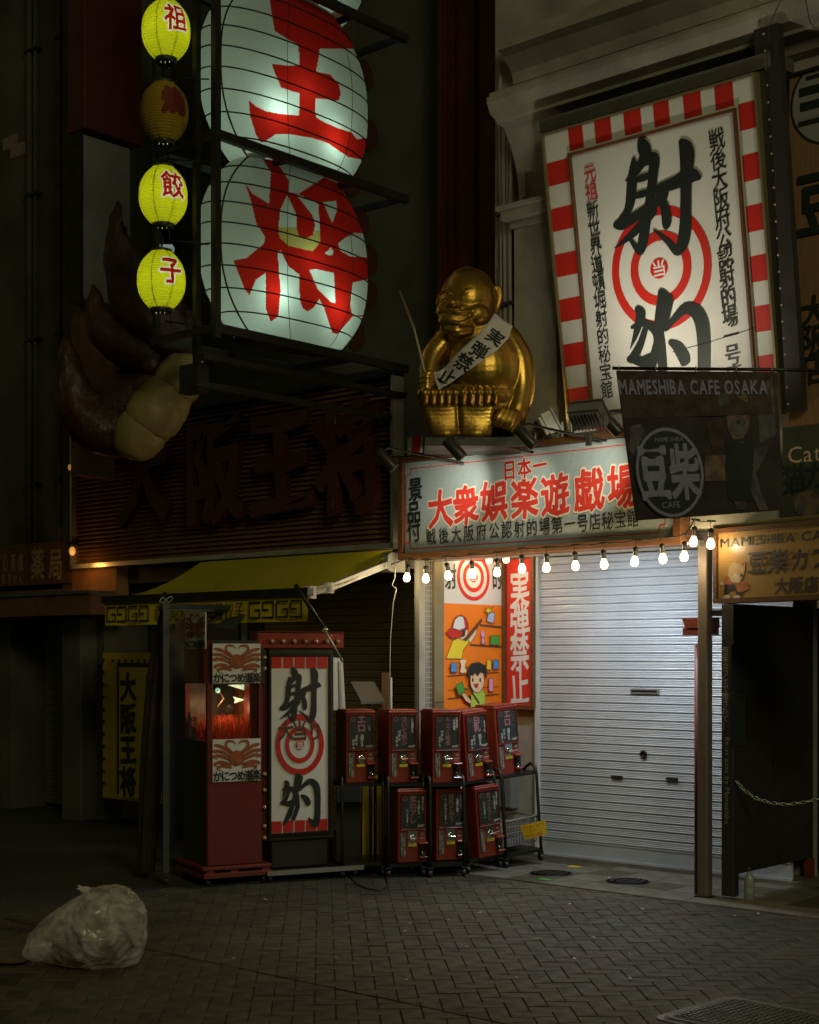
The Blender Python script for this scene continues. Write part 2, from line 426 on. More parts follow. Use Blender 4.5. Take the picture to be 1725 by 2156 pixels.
def stroke(pts, sm=4):
    'outline of a brush stroke; pts are (x, y, width)'
    P = [np.array(p, float) for p in pts]
    if len(P) > 2 and sm > 1:
        out = []
        for i in range(len(P)-1):
            a, b, c, d = P[max(i-1, 0)], P[i], P[i+1], P[min(i+2, len(P)-1)]
            for k in range(sm):
                t = k/sm; out.append(.5*((2*b)+(c-a)*t+(2*a-5*b+4*c-d)*t*t+(3*b-a-3*c+d)*t**3))
        out.append(P[-1]); P = out
    polys = []
    for a, b in zip(P[:-1], P[1:]):
        d = b[:2]-a[:2]; l = np.hypot(*d)
        if l < 1e-9: continue
        n = np.array((-d[1], d[0]))/l
        polys.append([tuple(a[:2]+n*a[2]/2), tuple(b[:2]+n*b[2]/2), tuple(b[:2]-n*b[2]/2), tuple(a[:2]-n*a[2]/2)])
    for p in P:
        if p[2] > 1e-4: polys.append([(p[0]+p[2]/2*math.cos(t), p[1]+p[2]/2*math.sin(t)) for t in [k*math.pi/5 for k in range(10)]])
    return polys
def union(polysets):
    'non-overlapping triangles covering a set of overlapping polygons'
    vs = []; fs = []; P = []
    for ps in polysets:
        for p in ps:
            ar = sum(p[i][0]*p[(i+1) % len(p)][1]-p[(i+1) % len(p)][0]*p[i][1] for i in range(len(p)))
            if abs(ar) < 1e-9: continue
            if ar < 0: p = p[::-1]
            P.append(p); fs.append(list(range(len(vs), len(vs)+len(p)))); vs += [Vector(q) for q in p]
    r = delaunay_2d_cdt(vs, [], fs, 0, 1e-6)
    v = [tuple(q) for q in r[0]]; va = np.array(v)
    tri = np.array([f[:3] for f in r[2]]); c = va[tri].mean(1); cx, cy = c[:, 0], c[:, 1]; keep = np.zeros(len(tri), bool)
    for p in P:
        a = np.array(p, float); lo = a.min(0); hi = a.max(0)
        sel = np.where((cx >= lo[0]) & (cx <= hi[0]) & (cy >= lo[1]) & (cy <= hi[1]) & ~keep)[0]
        if not len(sel): continue
        x, y = cx[sel], cy[sel]; ins = np.zeros(len(sel), bool); n = len(p)
        for k in range(n):
            x1, y1 = a[k]; x2, y2 = a[(k+1) % n]
            if y1 == y2: continue
            ins ^= ((y1 > y) != (y2 > y)) & (x < (x2-x1)*(y-y1)/(y2-y1)+x1)
        keep[sel] |= ins
    out = []
    for f in tri[keep]:
        a, b, q = (v[i] for i in f)
        out.append(tuple(int(k) for k in (f if (b[0]-a[0])*(q[1]-a[1])-(q[0]-a[0])*(b[1]-a[1]) > 0 else f[::-1])))
    return v, out
def in_tris(px, py, v, tris):
    ins = np.zeros(len(px), bool); v = np.array(v)
    for t in tris:
        for k in range(1, len(t)-1):
            a, b, c = v[t[0]], v[t[k]], v[t[k+1]]
            sel = (px >= min(a[0], b[0], c[0])) & (px <= max(a[0], b[0], c[0])) & (py >= min(a[1], b[1], c[1])) & (py <= max(a[1], b[1], c[1])) & ~ins
            if not sel.any(): continue
            x, y = px[sel], py[sel]
            d1 = (x-b[0])*(a[1]-b[1])-(a[0]-b[0])*(y-b[1]); d2 = (x-c[0])*(b[1]-c[1])-(b[0]-c[0])*(y-c[1]); d3 = (x-a[0])*(c[1]-a[1])-(c[0]-a[0])*(y-a[1])
            ins[np.where(sel)[0]] |= ~(((d1 < 0) | (d2 < 0) | (d3 < 0)) & ((d1 > 0) | (d2 > 0) | (d3 > 0)))
    return ins
def lamp(name, kind, loc, energy, color, parent=None, size=.05, aim=None, spot=None, blend=.5, sizey=None):
    d = bpy.data.lights.new(name, kind); d.energy = energy; d.color = color
    if kind == 'AREA':
        d.size = size
        if sizey: d.shape = 'RECTANGLE'; d.size_y = sizey
    else: d.shadow_soft_size = size
    if spot: d.spot_size = math.radians(spot); d.spot_blend = blend
    o = bpy.data.objects.new(name, d); COL.objects.link(o); o.location = loc
    if aim is not None: o.rotation_euler = (Vector(aim)-Vector(loc)).to_track_quat('-Z', 'Y').to_euler()
    if parent is not None:
        bpy.context.view_layer.update(); w = o.matrix_world.copy(); o.parent = parent; o.matrix_basis = parent.matrix_world.inverted() @ w
    return o
# ================================================================ the setting
B = Fr(P0, U)                       # facade frame: x along the street, y up, z out
G = Fr(P0, U, IN)                   # ground frame: x along the street, y into the building, z up
def GM(n): return Fr(L(0, n), U)
def struct(name, mb, m, fr, kind='structure', parent=None):
    o = mb.build(name, m, parent)
    if parent is None: o.matrix_world = fr.m()
    if kind: o['kind'] = kind
    return o
g = MB(); g.add([(-90, -60, -.03), (90, -60, -.03), (90, 60, -.03), (-90, 60, -.03)], [(0, 1, 2, 3)]); struct('ground', g, M['asphalt'], G)
g = MB(); g.box(-14, -1.02, -9.5, .9, -.03, -.003); struct('road', g, M['asphalt'], G)
g = MB(); g.box(-1.02, 9, -10, 3.2, -.029, -.012); pave = struct('pavement', g, M['joint'], G)
# paving bricks laid in herringbone at 45 degrees to the shopfront
def clip(poly, a, b, c):
    out = []
    for i in range(len(poly)):
        p, q = poly[i], poly[(i+1) % len(poly)]; dp = a*p[0]+b*p[1]-c; dq = a*q[0]+b*q[1]-c
        if dp <= 0: out.append(p)
        if dp*dq < 0:
            t = dp/(dp-dq); out.append((p[0]+(q[0]-p[0])*t, p[1]+(q[1]-p[1])*t))
    return out
BW = .1; regs = [(-1.0, 8.5, -4.53, -1.165), (-1.0, 8.5, -9.5, -4.55)]
bricks = []
c45 = math.sqrt(.5)
for i in range(-130, 130):
    for j in range(-90, 90):
        for kind, (bx, by, bw, bh) in enumerate(((0, 0, 2, 1), (0, 1, 1, 2))):
            x0, y0 = i-2*j+bx, i+2*j+by
            cx, cy = (x0+bw/2)*BW, (y0+bh/2)*BW; px, py = cx*c45-cy*c45, cx*c45+cy*c45-4
            if not (-1.2 < px < 8.7 and -9.6 < py < -1.0): continue
            w = G.at(px, py, 0)
            if w.y < 5.6: continue
            vx = CX+F*w.x/w.y
            if not (-60 < vx < 1790): continue
            gp = .0022
            q = [((x0+dx*bw)*BW+(gp if dx == 0 else -gp), (y0+dy*bh)*BW+(gp if dy == 0 else -gp)) for dx, dy in ((0, 0), (1, 0), (1, 1), (0, 1))]
            q = [(a*c45-b*c45, a*c45+b*c45-4) for a, b in q]
            for r in regs:
                if not (r[0]-.15 < px < r[1]+.15 and r[2]-.15 < py < r[3]+.15): continue
                p = clip(clip(clip(clip(q, -1, 0, -r[0]), 1, 0, r[1]), 0, -1, -r[2]), 0, 1, r[3])
                if len(p) < 3: continue
                inside = all(r[0] < a < r[1] and r[2] < b < r[3] for a, b in q)
                bricks.append((w.y, px, py, p, inside, kind))
bricks.sort(key=lambda b: b[0])
def inview(b):
    w = G.at(b[1], b[2], 0); vy = HY+F*CH/w.y; vx = CX+F*w.x/w.y
    return vy < 2150 and 0 < vx < 1725
cnt = 0; rest = MB(); protos = {}
pm = ['paver', 'paver', 'paver', 'paver_warm', 'paver_dark']
for d, px, py, p, inside, kind in bricks:
    mk = random.choice(pm) if py > -4.54 else random.choice(['paver', 'paver_warm', 'paver_warm', 'paver_dark'])
    lift = random.uniform(-.0025, .0015)
    if cnt < 300 and inside and inview((d, px, py)):
        if mk not in protos:
            b = MB(); h = BW/2-.0022; b.cbox(-BW+.0022, BW-.0022, -h, h, -.012, 0, .003); protos[mk] = b.mesh('paving_brick', M[mk])
        o = link(bpy.data.objects.new('paving_brick', protos[mk]), pave)
        o.location = (px, py, lift); o.rotation_euler = (random.gauss(0, .007), random.gauss(0, .007), math.radians(45)+(0 if kind == 0 else math.pi/2)); cnt += 1
    else:
        n = len(p); cxm = sum(a for a, _ in p)/n; cym = sum(b for _, b in p)/n
        if d < 9.5:
            v = [(a, b, -.012) for a, b in p]+[(a, b, lift-.003) for a, b in p]+[(a+(cxm-a)*.05, b+(cym-b)*.05, lift) for a, b in p]
            f = [(i, (i+1) % n, n+(i+1) % n, n+i) for i in range(n)]+[(n+i, n+(i+1) % n, 2*n+(i+1) % n, 2*n+i) for i in range(n)]+[tuple(range(2*n, 3*n))]
        else:
            v = [(a, b, -.012) for a, b in p]+[(a, b, lift) for a, b in p]
            f = [(i, (i+1) % n, n+(i+1) % n, n+i) for i in range(n)]+[tuple(range(n, 2*n))]
        rest.add(v, f, M[mk])
o = rest.build('brick_paving', None, pave); o['kind'] = 'stuff'
# paved strip along the shop front
protos = {}
for i in range(0, 24):
    for j in range(4):
        x = -1.0+i*.3; y = -1.13+j*.3; mk = random.choice(['concrete', 'paver', 'concrete'])
        h = .147 if j < 3 else .10
        if (mk, h) not in protos:
            b = MB(); b.cbox(-.147, .147, -h, h, -.012, 0, .003); protos[(mk, h)] = b.mesh('paving_slab', M[mk])
        o = link(bpy.data.objects.new('paving_slab', protos[(mk, h)]), pave); o.location = (x+.15, y+h+.003, .002+random.uniform(-.001, .001))
# threshold of the shutter
g = MB(); g.box(-.38, 2.4, -.06, .35, -.005, .03, M['concrete']); g.build('threshold', None, pave)

# ---------------------------------------------------------------- buildings
def hit(n, vx, vy): return GM(n).hit(vx, vy)
bl = thing('corner_building', 'cream plastered corner building with mouldings above the roller shutter', 'building', B)
sb = hit(.85, 1043, 400)[0]
g = MB(); g.box(sb, 9, 2.62, 12, .5, .85); g.build('wall', 'plaster_smooth', bl)
g = MB(); g.box(-.40, -.379-.001, 0, 2.62, 0, 1.12, M['plaster_smooth']); g.box(-.379, 2.26, 2.5, 2.62, 0, 1.1); g.box(2.26, 9, 2.5, 2.62, -2.6, 1.1); g.build('recess', 'plaster_smooth', bl)
g = MB(); g.box(2.26, 9, 0, 2.5, -2.8, -2.6); g.box(-.378, -.02, 0, 2.5, -.15, 0); g.box(-.02, 2.26, 2.46, 2.5, -.15, .02); g.box(-.02, 2.26, 0, 2.5, -.35, -.3); g.build('back_wall', 'plaster_smooth', bl)
# pilaster with base block, shaft and flared capital
pf = .96
x0 = hit(pf, 1083, 600)[0]; x1 = hit(pf, 1172, 600)[0]
zc0 = hit(1.0, 1100, 468)[1]; zc1 = hit(1.0, 1100, 430)[1]; ztop = hit(1.1, 1080, 262)[1]
g = MB(); g.box(x0, x1, 2.62, zc0-.02, .85, pf); g.build('pilaster', 'plaster', bl)
g = MB(); g.box(x0-.02, x1+.03, zc0-.02, zc0+.03, .85, pf+.03); g.box(x0-.05, x1+.05, zc0+.03, zc0+.10, .85, pf+.10); g.box(x0-.08, x1+.07, zc0+.10, zc0+.13, .85, pf+.13)
g.box(x0+.02, x1, zc0+.13, zc0+.17, .85, pf+.02); g.build('capital', 'plaster_smooth', bl)
# scroll bracket between capital and cornice
prof = []
for k in range(15):
    t = k/14; prof.append((zc0+.17+(ztop-zc0-.17)*t, pf-.02+.20*(t**2.2)))
v = []; f = []
for z, n in prof: v += [(x0+.03, z, .85), (x0+.03, z, n), (x1-.02, z, n), (x1-.02, z, .85)]
for k in range(14):
    for e in range(4): f.append((k*4+e, k*4+(e+1) % 4, k*4+4+(e+1) % 4, k*4+4+e))
g = MB().add(v, f); g.box(x0+.09, x0+.105, zc0+.2, ztop, .9, pf+.01); g.build('bracket', 'plaster_smooth', bl, fix=True)
# cornice: stepped moulding run
cs, cz = hit(1.3, 1030, 250)
def run(name, prof, sx0, sx1, m='plaster_smooth'):
    v = [(sx0, z, n) for n, z in prof]+[(sx1, z, n) for n, z in prof]; k = len(prof)
    f = [tuple(range(k)), tuple(range(k, 2*k))[::-1]]+[(i, (i+1) % k, k+(i+1) % k, k+i) for i in range(k)]
    return MB().add(v, f).build(name, m, bl, fix=True)
run('cornice', [(.85, cz-.16), (.98, cz-.16), (.99, cz-.10), (1.06, cz-.08), (1.10, cz-.03), (1.22, cz-.02), (1.23, cz+.0), (1.30, cz+.03), (1.34, cz+.10), (1.34, cz+.14), (1.31, cz+.15), (1.31, cz+.18), (.85, cz+.24)], cs+.01, 9)
cs2, cz2 = hit(1.1, 1052, 108)
run('moulding', [(.85, cz2-.22), (.93, cz2-.20), (.95, cz2-.12), (1.05, cz2-.03), (1.12, cz2), (1.12, cz2+.10), (.85, cz2+.16)], cs2, 9)
cs3, cz3 = hit(1.1, 1160, 30)
run('moulding', [(.85, cz2+.75), (1.0, cz2+.78), (1.0, cz2+.9), (.85, cz2+.95)], cs2+.2, 9)
# left return with pipes running up it
pp = thing('wall_pipes', 'bundle of cream painted pipes and cables running up beside the pilaster', 'pipes', B)
for k, (vx, r) in enumerate(((1052, .016), (1062, .02), (1071, .012), (1078, .016))):
    a = hit(.90, vx, 500)[0]; zt = hit(.9, vx, 130+k*60)[1]
    pts = [(a+.008*math.sin(3*z+k), z, .885+.01*k) for z in [3.0+(zt-3.0)*i/12 for i in range(13)]]
    MB().tube(pts, r, seg=8).build('pipe', 'plaster_smooth', pp)
for zz in (3.6, 4.3, 5.0):
    a = hit(.9, 1050, 500)[0]; MB().box(a-.02, a+.2, zz, zz+.03, .86, .935).build('pipe_clip', 'dark_metal', pp)
# dark neighbours
nb = thing('dark_building', 'unlit building with dark red cladding strip between lanterns and pilaster', 'building', B)
r0, r1 = hit(0, 921, 600)[0], hit(0, 1046, 600)[0]
MB().box(r0, r1+.6, 2.6, 7.9, -.3, .0).build('red_cladding', 'maroon_wall', nb)
for vx in (939, 957, 1000): a = hit(0, vx, 600)[0]; MB().box(a, a+.02, 2.6, 7.9, .001, .03).build('cladding_rib', 'maroon_wall', nb)
MB().box(-9.5, r0-.002, 2.4, 16, -.6, -.3).build('wall', 'black_wall', nb)
MB().box(r0, r1+.6, 7.9, 16, -.6, -.1).build('upper_wall', 'black_wall', nb)
# left building under the awning
lb = thing('gyoza_shop_building', 'dark restaurant building with the yellow awning and louvred fascia', 'building', B)
LN = 1.0
sl = hit(LN, 160, 1000)[0]
MB().box(sl, -.62, 2.35, 2.5, .2, .86).build('soffit', 'dark_wall', lb)
MB().box(sl-.05, -.40, 0, 4.3, -.3, .16).build('back_wall', 'black_wall', lb)
MB().box(sl-.3, sl, 0, 11, .1, LN-.05).build('pier', 'dark_wall', lb)
# far-left building
fb = thing('pharmacy_building', 'shuttered shop building at the far left with a dim signboard', 'building', B)
MB().box(-16, sl-.302, 2.62, 13, -.2, .9).build('wall', 'dark_wall', fb)
MB().box(-16, sl-.302, 0, 2.62, -.2, .2).build('ground_floor_wall', 'black_wall', fb)
for vx in (20, 215):
    a = hit(.7, vx, 1500)[0]; MB().box(a-.1, a+.1, 0, 2.62, .2, .75).build('pier', 'dark_wall', fb)
for (vx, vy) in ((22, 302), (38, 318)):
    a, b = hit(.9, vx, vy); MB().box(a-.10, a+.14, b-.06, b+.06, .9, .93).build('lit_window', 'dim_emit', fb)
wp = thing('wall_conduits', 'dim rusty pipes running up the dark wall at the far left', 'pipes', B)
for vx, r in ((62, .03), (74, .018), (126, .025)):
    a = hit(.95, vx, 700)[0]; MB().tube([(a, 2.7, .95), (a, 12, .95)], r, seg=8).build('pipe', 'dark_wall', wp)
    for z in (3.4, 4.9, 6.4, 7.9): MB().box(a-.05, a+.05, z, z+.03, .90, .985).build('pipe_clip', 'dark_metal', wp)
# ---------------------------------------------------------------- roller shutters
def shutter(name, label, fr, w, h, pitch, m, n0=0.0):
    t = thing(name, label, 'shutter', fr)
    k = pitch
    prof = [(0, .002), (.08*k, .012), (.18*k, .0145), (.30*k, .011), (.42*k, .0125), (.50*k, .0095), (.60*k, .012), (.70*k, .0095), (.82*k, .012), (.95*k, .009), (k, .002)]
    v = []; f = []
    for z, d in prof: v += [(0, z, d), (w, z, d)]
    for i in range(len(prof)-1): f.append((2*i, 2*i+1, 2*i+3, 2*i+2))
    me = MB().add(v, f).mesh('slat', M[m]); n = int((h-n0)/pitch)
    for i in range(n):
        o = link(bpy.data.objects.new('slat', me), t); o.location = (0, n0+i*pitch, random.uniform(0, .0015))
    return t
se = hit(0, 1524, 1500)[0]
sh = shutter('roller_shutter', 'closed silvery roller shutter lit from above beside the red banner', B.moved(0, 0), 2.25, 2.5, .0655, 'slat_metal', .16)
b = MB(); b.box(0, 2.25, .035, .155, 0, .012); b.box(0, 2.25, .03, .045, 0, .03); b.box(0, 2.25, .15, .16, 0, .016); b.build('bottom_bar', 'slat_metal', sh)
MB().box(-.03, .0, 0, 2.46, 0, .05).build('guide_rail', 'white_metal', sh)
a, z = hit(.02, 1357, 1455); b = MB(); b.box(a-.13, a+.13, z-.02, z+.02, .012, .026); b.build('letter_slot', 'aluminium', sh)
MB().box(a-.115, a+.115, z-.010, z+.008, .0255, .0275).build('slot_opening', 'dark_metal', sh)
a, z = hit(.02, 1355, 1588); MB().lathe([(.03, 0), (.03, .028), (.022, .032)], (a, z, 0), 'z', 16).build('lock', 'dark_metal', sh)
for vx, vy in ((1299, 1636), (1415, 1641)):
    a, z = hit(.02, vx, vy); b = MB(); b.box(a-.05, a+.05, z-.012, z+.012, .01, .026); b.build('latch', 'iron', sh)
sh2 = shutter('roller_shutter', 'brown closed shutter under the yellow awning behind the vending machines', GM(.17).moved(hit(.17, 560, 1400)[0], 0), -.42-hit(.17, 560, 1400)[0], 2.35, .07, 'brass', .05)
sx = hit(.3, 32, 1500)[0]
sh3 = shutter('roller_shutter', 'dark closed shutter of the far left shop', GM(.3).moved(sx, 0), hit(.3, 213, 1500)[0]-sx, 2.5, .09, 'grey_panel', .03)
# white side wall next to shutter with meter box
bx = thing('meter_box', 'small grey electric meter box on the white wall left of the shutter', 'box', B)
a, z = hit(.02, 1078, 1680); MB().cbox(a-.09, a+.05, z-.08, z+.22, 0, .09, .01).build('case', 'grey_panel', bx)
a, z = hit(.1, 1062, 1625); MB().box(a-.02, a+.02, z-.02, z, .0, .1).build('knob', 'dark_metal', bx)

# ================================================================ big shooting-gallery board
LEAN = math.radians(9)
UPL = Z*math.cos(LEAN)+OUT*math.sin(LEAN)
bf = Fr(L(0, 1.02, 3.25), U, UPL)
TL = bf.hit(1147, 290); TR = bf.hit(1589, 153); BLc = bf.hit(1203, 925)
bx0, bx1, by0, by1 = TL[0], TR[0], BLc[1], (TL[1]+TR[1])/2
bf = bf.moved(bx0, by0); W_, H_ = bx1-bx0, by1-by0
bd = thing('shooting_gallery_board', 'tall white board with a red target, black brush characters and red striped border', 'sign board', bf)
MB().box(0, W_, 0, H_, -.05, 0).build('panel', 'white_sign', bd)
def b4(x, y): return bf.hit((1900+x*.7983)/1.9, y*.7983/1.9)
il = b4(487, 795)[0]; ir = b4(1300, 545)[0]; it = (b4(487, 795)[1]+b4(1300, 545)[1])/2; ibt = bf.hit(1250, 868)[1]
ibt = max(.12, ibt)
def stripe(a, b_, c, d): MB().box(a, c, b_, d, .0, .002).build('red_stripe', 'red_print', bd)
# border stripes
nrow = 9
ph = (H_-(H_-it))/0.5
lys = [b4(365, v)[1] for v in (820, 1045, 1270, 1505, 1730, 1965)]; per = (lys[0]-lys[5])/5
k = 0; y = lys[0]
while y > 0:
    y0 = max(0, y-per*.5); stripe(0, y0, il-.031, y); y -= per
rys = [b4(1300+18, v)[1] for v in (525, 775, 1035, 1290, 1545, 1800)]; perr = (rys[0]-rys[5])/5; y = rys[0]
while y > 0:
    y0 = max(0, y-perr*.52); stripe(ir+.031, y0, W_, y); y -= perr
tx = [b4(a, b)[0] for a, b in ((470, 680), (540, 650), (600, 630), (680, 600), (745, 580), (830, 550), (893, 530), (970, 505), (1043, 490), (1130, 460), (1200, 440), (1290, 400))]
for i in range(0, 12, 2): stripe(tx[i], it+.035, tx[i+1], H_)
for i in range(6): stripe(tx[2*i]+.02, 0, tx[2*i+1]+.02, ibt-.031)
b = MB()
for x0, x1, y0, y1 in ((il-.018, ir+.018, it, it+.018), (il-.018, ir+.018, ibt-.018, ibt), (il-.018, il, ibt, it), (ir, ir+.018, ibt, it)): b.box(x0, x1, y0, y1, .0, .03)
b.build('inner_frame', 'wood_frame', bd)
b = MB(); b.box(-.018, 0, 0, H_, -.06, .02); b.box(W_, W_+.015, 0, H_, -.06, .03); b.box(-.018, W_+.015, H_, H_+.014, -.06, .02); b.build('outer_frame', 'brass', bd)
art = Art(.004, .0007)
cx, cy = b4(932, 1345); rx = (b4(1187, 1345)[0]-b4(682, 1345)[0])/2; ry = (b4(932, 1030)[1]-b4(932, 1660)[1])/2
art.ring(cx, cy, rx, ry, .85, 'red_print'); art.ring(cx, cy, rx*.61, ry*.60, .74, 'red_print')
c2x, c2y = b4(925, 1345); art.disc(c2x, c2y, rx*.175, ry*.165, 'red_print'); art.ch('当', c2x, c2y, rx*.30, ry*.28, 'white_print', .03)
art.build('target_rings', bd)
def conv(f, pts, wk):
    return [(*f(x, y), w*wk) for x, y, w in pts]
wk = .7983/1.9/F*10.9*1.12
S_sha = [
 [(838, 712, 38), (852, 745, 62), (860, 775, 52), (832, 830, 40), (785, 890, 28), (762, 905, 8)],
 [(800, 800, 20), (792, 900, 46), (785, 1000, 48), (768, 1060, 36), (735, 1100, 24)],
 [(790, 838, 22), (850, 812, 36), (900, 795, 52), (897, 880, 46), (882, 1000, 44), (862, 1120, 44), (845, 1215, 50), (832, 1262, 30), (800, 1225, 22), (770, 1180, 8)],
 [(800, 905, 20), (840, 893, 30), (880, 880, 26)], [(795, 985, 20), (840, 973, 30), (880, 962, 24)],
 [(712, 1128, 30), (740, 1122, 52), (790, 1098, 44), (860, 1050, 40), (940, 995, 40), (962, 972, 26)],
 [(905, 1062, 26), (860, 1105, 40), (800, 1168, 34), (748, 1212, 20), (706, 1243, 5)],
 [(868, 975, 20), (930, 945, 40), (1010, 915, 52), (1080, 880, 62), (1128, 888, 22)],
 [(1040, 712, 28), (1062, 745, 62), (1068, 800, 66), (1062, 900, 52), (1060, 1050, 50), (1056, 1160, 56), (1040, 1230, 54), (1015, 1258, 36), (975, 1215, 26), (925, 1172, 14), (898, 1150, 5)],
 [(915, 945, 20), (940, 1000, 34), (960, 1060, 44), (965, 1115, 44), (962, 1135, 26)]]
S_teki = [
 [(820, 1550, 30), (835, 1572, 46), (826, 1620, 40), (806, 1690, 24), (784, 1745, 5)],
 [(792, 1640, 16), (850, 1620, 30), (905, 1650, 40), (925, 1700, 48), (912, 1760, 46), (890, 1830, 40)],
 [(860, 1640, 26), (835, 1720, 34), (800, 1790, 44), (780, 1800, 30)],
 [(785, 1795, 30), (840, 1812, 44), (880, 1800, 50), (915, 1775, 30)],
 [(935, 1462, 26), (950, 1500, 62), (935, 1570, 52), (925, 1650, 46), (935, 1740, 44), (945, 1850, 40)],
 [(930, 1520, 16), (985, 1490, 24), (960, 1600, 34), (970, 1640, 26)],
 [(960, 1650, 20), (1010, 1590, 34), (1060, 1545, 46), (1110, 1560, 56), (1140, 1620, 60), (1150, 1720, 56), (1150, 1850, 54)],
 [(985, 1715, 24), (1020, 1740, 46), (1052, 1795, 52), (1050, 1815, 34)]]
art = Art(.010, .0008)
art.strokes([stroke(conv(b4, s, wk)) for s in S_sha], 'ink')
S_t2 = S_teki+[[(1150, 1850, 54), (1148, 1960, 56), (1120, 2060, 60), (1060, 1990, 20)], [(890, 1830, 40), (850, 1960, 44), (800, 2060, 20)], [(945, 1850, 40), (900, 1990, 40)]]
art.strokes([stroke(conv(b4, s, wk)) for s in S_t2], 'ink')
art.build('brush_characters', bd)
art = Art(.004, .0004)
a0, a1 = b4(1213, 697), b4(1305, 1850)
st = '戦後大阪府公認射的場一号店'; art.down(st, a0[0], a0[1], a1[0]-.01, a1[1]-.03, .118, .150, 'ink', .016)
a0, a1 = b4(580, 868), b4(668, 1952)
st = '元祖新世界道頓堀射的秘宝館'
for i, c in enumerate(st):
    t = i/12; art.ch(c, a0[0]+(a1[0]-a0[0])*t, a0[1]+(a1[1]-a0[1])*t, .105, .130, 'red_print' if i < 2 else 'ink', .014)
art.build('small_characters', bd)
# plain black box along the top of the board
b = MB(); b.box(-.05, W_+.1, H_+.03, H_+.12, -.35, -.02); b.build('top_box', 'black_wall', bd)

# dark strip with small LEDs at the right of the board
lf = Fr(L(0, 1.02, 3.2), U, Z*math.cos(LEAN*.9)+OUT*math.sin(LEAN*.9))
q0 = lf.hit(1636, 870); q1 = lf.hit(1595, 130)
lf = lf.moved(q0[0]+.0, q0[1])
ld = thing('led_strip_board', 'narrow black board with a line of small unlit lamps right of the striped board', 'sign board', lf)
wd = lf.hit(1660, 500)[0]-lf.hit(1612, 500)[0]
MB().box(.01, wd+.02, 0, q1[1]-q0[1]+.2, -.08, -.01).build('panel', 'black_plastic', ld)
for k in range(26):
    MB().ell((wd*.5, .05+k*.105, -.008), (.008, .008, .006), seg=8, rings=5).build('small_lamp', 'pale_letter', ld)
# brown cafe board beyond it
cf = GM(.92).moved(*GM(.92).hit(1662, 905)); zt = cf.hit(1650, 90)[1]
cb = thing('brown_cafe_board', 'tall brown board with a round black and white crest at the right edge', 'sign board', cf)
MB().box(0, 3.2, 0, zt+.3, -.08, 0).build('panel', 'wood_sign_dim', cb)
art = Art(.002, .0006)
c0 = cf.hit(1752, 205); R = (c0[0]-cf.hit(1664, 205)[0]); 
art.disc(c0[0], c0[1], R, R*1.02, 'ink'); art.disc(c0[0], c0[1], R*.94, R*.96, 'grey_letter')
for yy, hh, x0 in ((.56, .10, -.62), (.28, .20, -.78), (-.05, .20, -.76), (-.42, .12, -.8)):
    art.rect(c0[0]+x0*R, c0[1]+(yy-hh/2)*R, c0[0]+.9*R, c0[1]+(yy+hh/2)*R, 'ink')
art.rect(c0[0]-.7*R, c0[1]-.32*R, c0[0]-.2*R, c0[1]-.2*R, 'grey_letter')
art.text('MAME SHIBA', c0[0]-.45*R, c0[1]+.66*R, .13, 'ink')
for i, c in enumerate('大阪店'):
    e = cf.hit(1716+2*i, 655+60*i); art.ch(c, e[0], e[1], .22, .22, 'ink', .03, False)
e = cf.hit(1735, 375); art.ch('豆', e[0], e[1]-.15, .4, .45, 'ink', .04, False)
art.build('crest', cb)
# "Cat" chalk board
cf2 = GM(1.15).moved(*GM(1.15).hit(1648, 1095)); zt = cf2.hit(1650, 900)[1]
cc = thing('cat_cafe_board', 'dim green board with the chalk word Cat behind the hanging banner', 'sign board', cf2)
MB().box(0, 2.4, 0, zt, -.06, 0).build('panel', mat('board_green', (.05, .06, .035), .7, var=.4), cc)
art = Art(.002, .0006)
e = cf2.hit(1660, 976); art.text('Cat', e[0], e[1], .15, 'pale_letter', -.01)
e = cf2.hit(1672, 1002); art.ch('猫', e[0], e[1]-.02, .18, .20, 'ink', .03, False); e = cf2.hit(1718, 1000); art.ch('カ', e[0], e[1], .18, .2, 'ink', .03, False)
e = cf2.hit(1700, 1060); art.disc(e[0], e[1], .09, .08, 'photo_tan'); art.disc(e[0]-.04, e[1]-.03, .03, .04, 'photo_grey')
art.build('chalk_print', cc)
# ================================================================ main fascia sign
SN = 1.2
mf0 = GM(SN); m0 = mf0.hit(843, 1185); m1 = mf0.hit(1437, 1139); mz = mf0.hit(1300, 908)[1]
mf = mf0.moved(m0[0], (m0[1]+m1[1])/2); MW, MH = m1[0]-m0[0], mz-(m0[1]+m1[1])/2
ms = thing('fascia_sign', 'long grey white shop sign with red characters in a brown wooden frame', 'sign', mf)
MB().box(.05, MW-.05, .05, MH-.05, -.16, 0).build('panel', 'grey_white_sign', ms)
b = MB(); b.box(0, MW, 0, .05, -.18, .03); b.box(0, MW, MH-.045, MH, -.18, .03); b.box(0, .045, .05, MH-.045, -.18, .03); b.box(MW-.055, MW, .05, MH-.045, -.18, .03); b.build('wooden_frame', 'wood_frame', ms)
def m6(x, y): return mf.hit((1500+x*.75362)/1.9, (1700+y*.75362)/1.9)
art = Art(.002, .0006)
xa, ya = m6(170, 660); xb, yb = m6(1560, 100); xb = MW-.13; ya = .085; yb = MH-.10; nt = .05
pts = [(xa+nt, ya), (xb-nt, ya), (xb-nt*.9, ya+nt*.9), (xb, ya+nt), (xb, yb-nt), (xb-nt, yb-nt*.9), (xb-nt, yb), (xa+nt, yb), (xa+nt*.9, yb-nt*.9), (xa, yb-nt), (xa, ya+nt), (xa+nt*.9, ya+nt*.9)]
for p, q in zip(pts, pts[1:]+pts[:1]): art.line([p, q], .007, 'red_bright')
art.build('border_line', ms)
art = Art(.004, .0006)
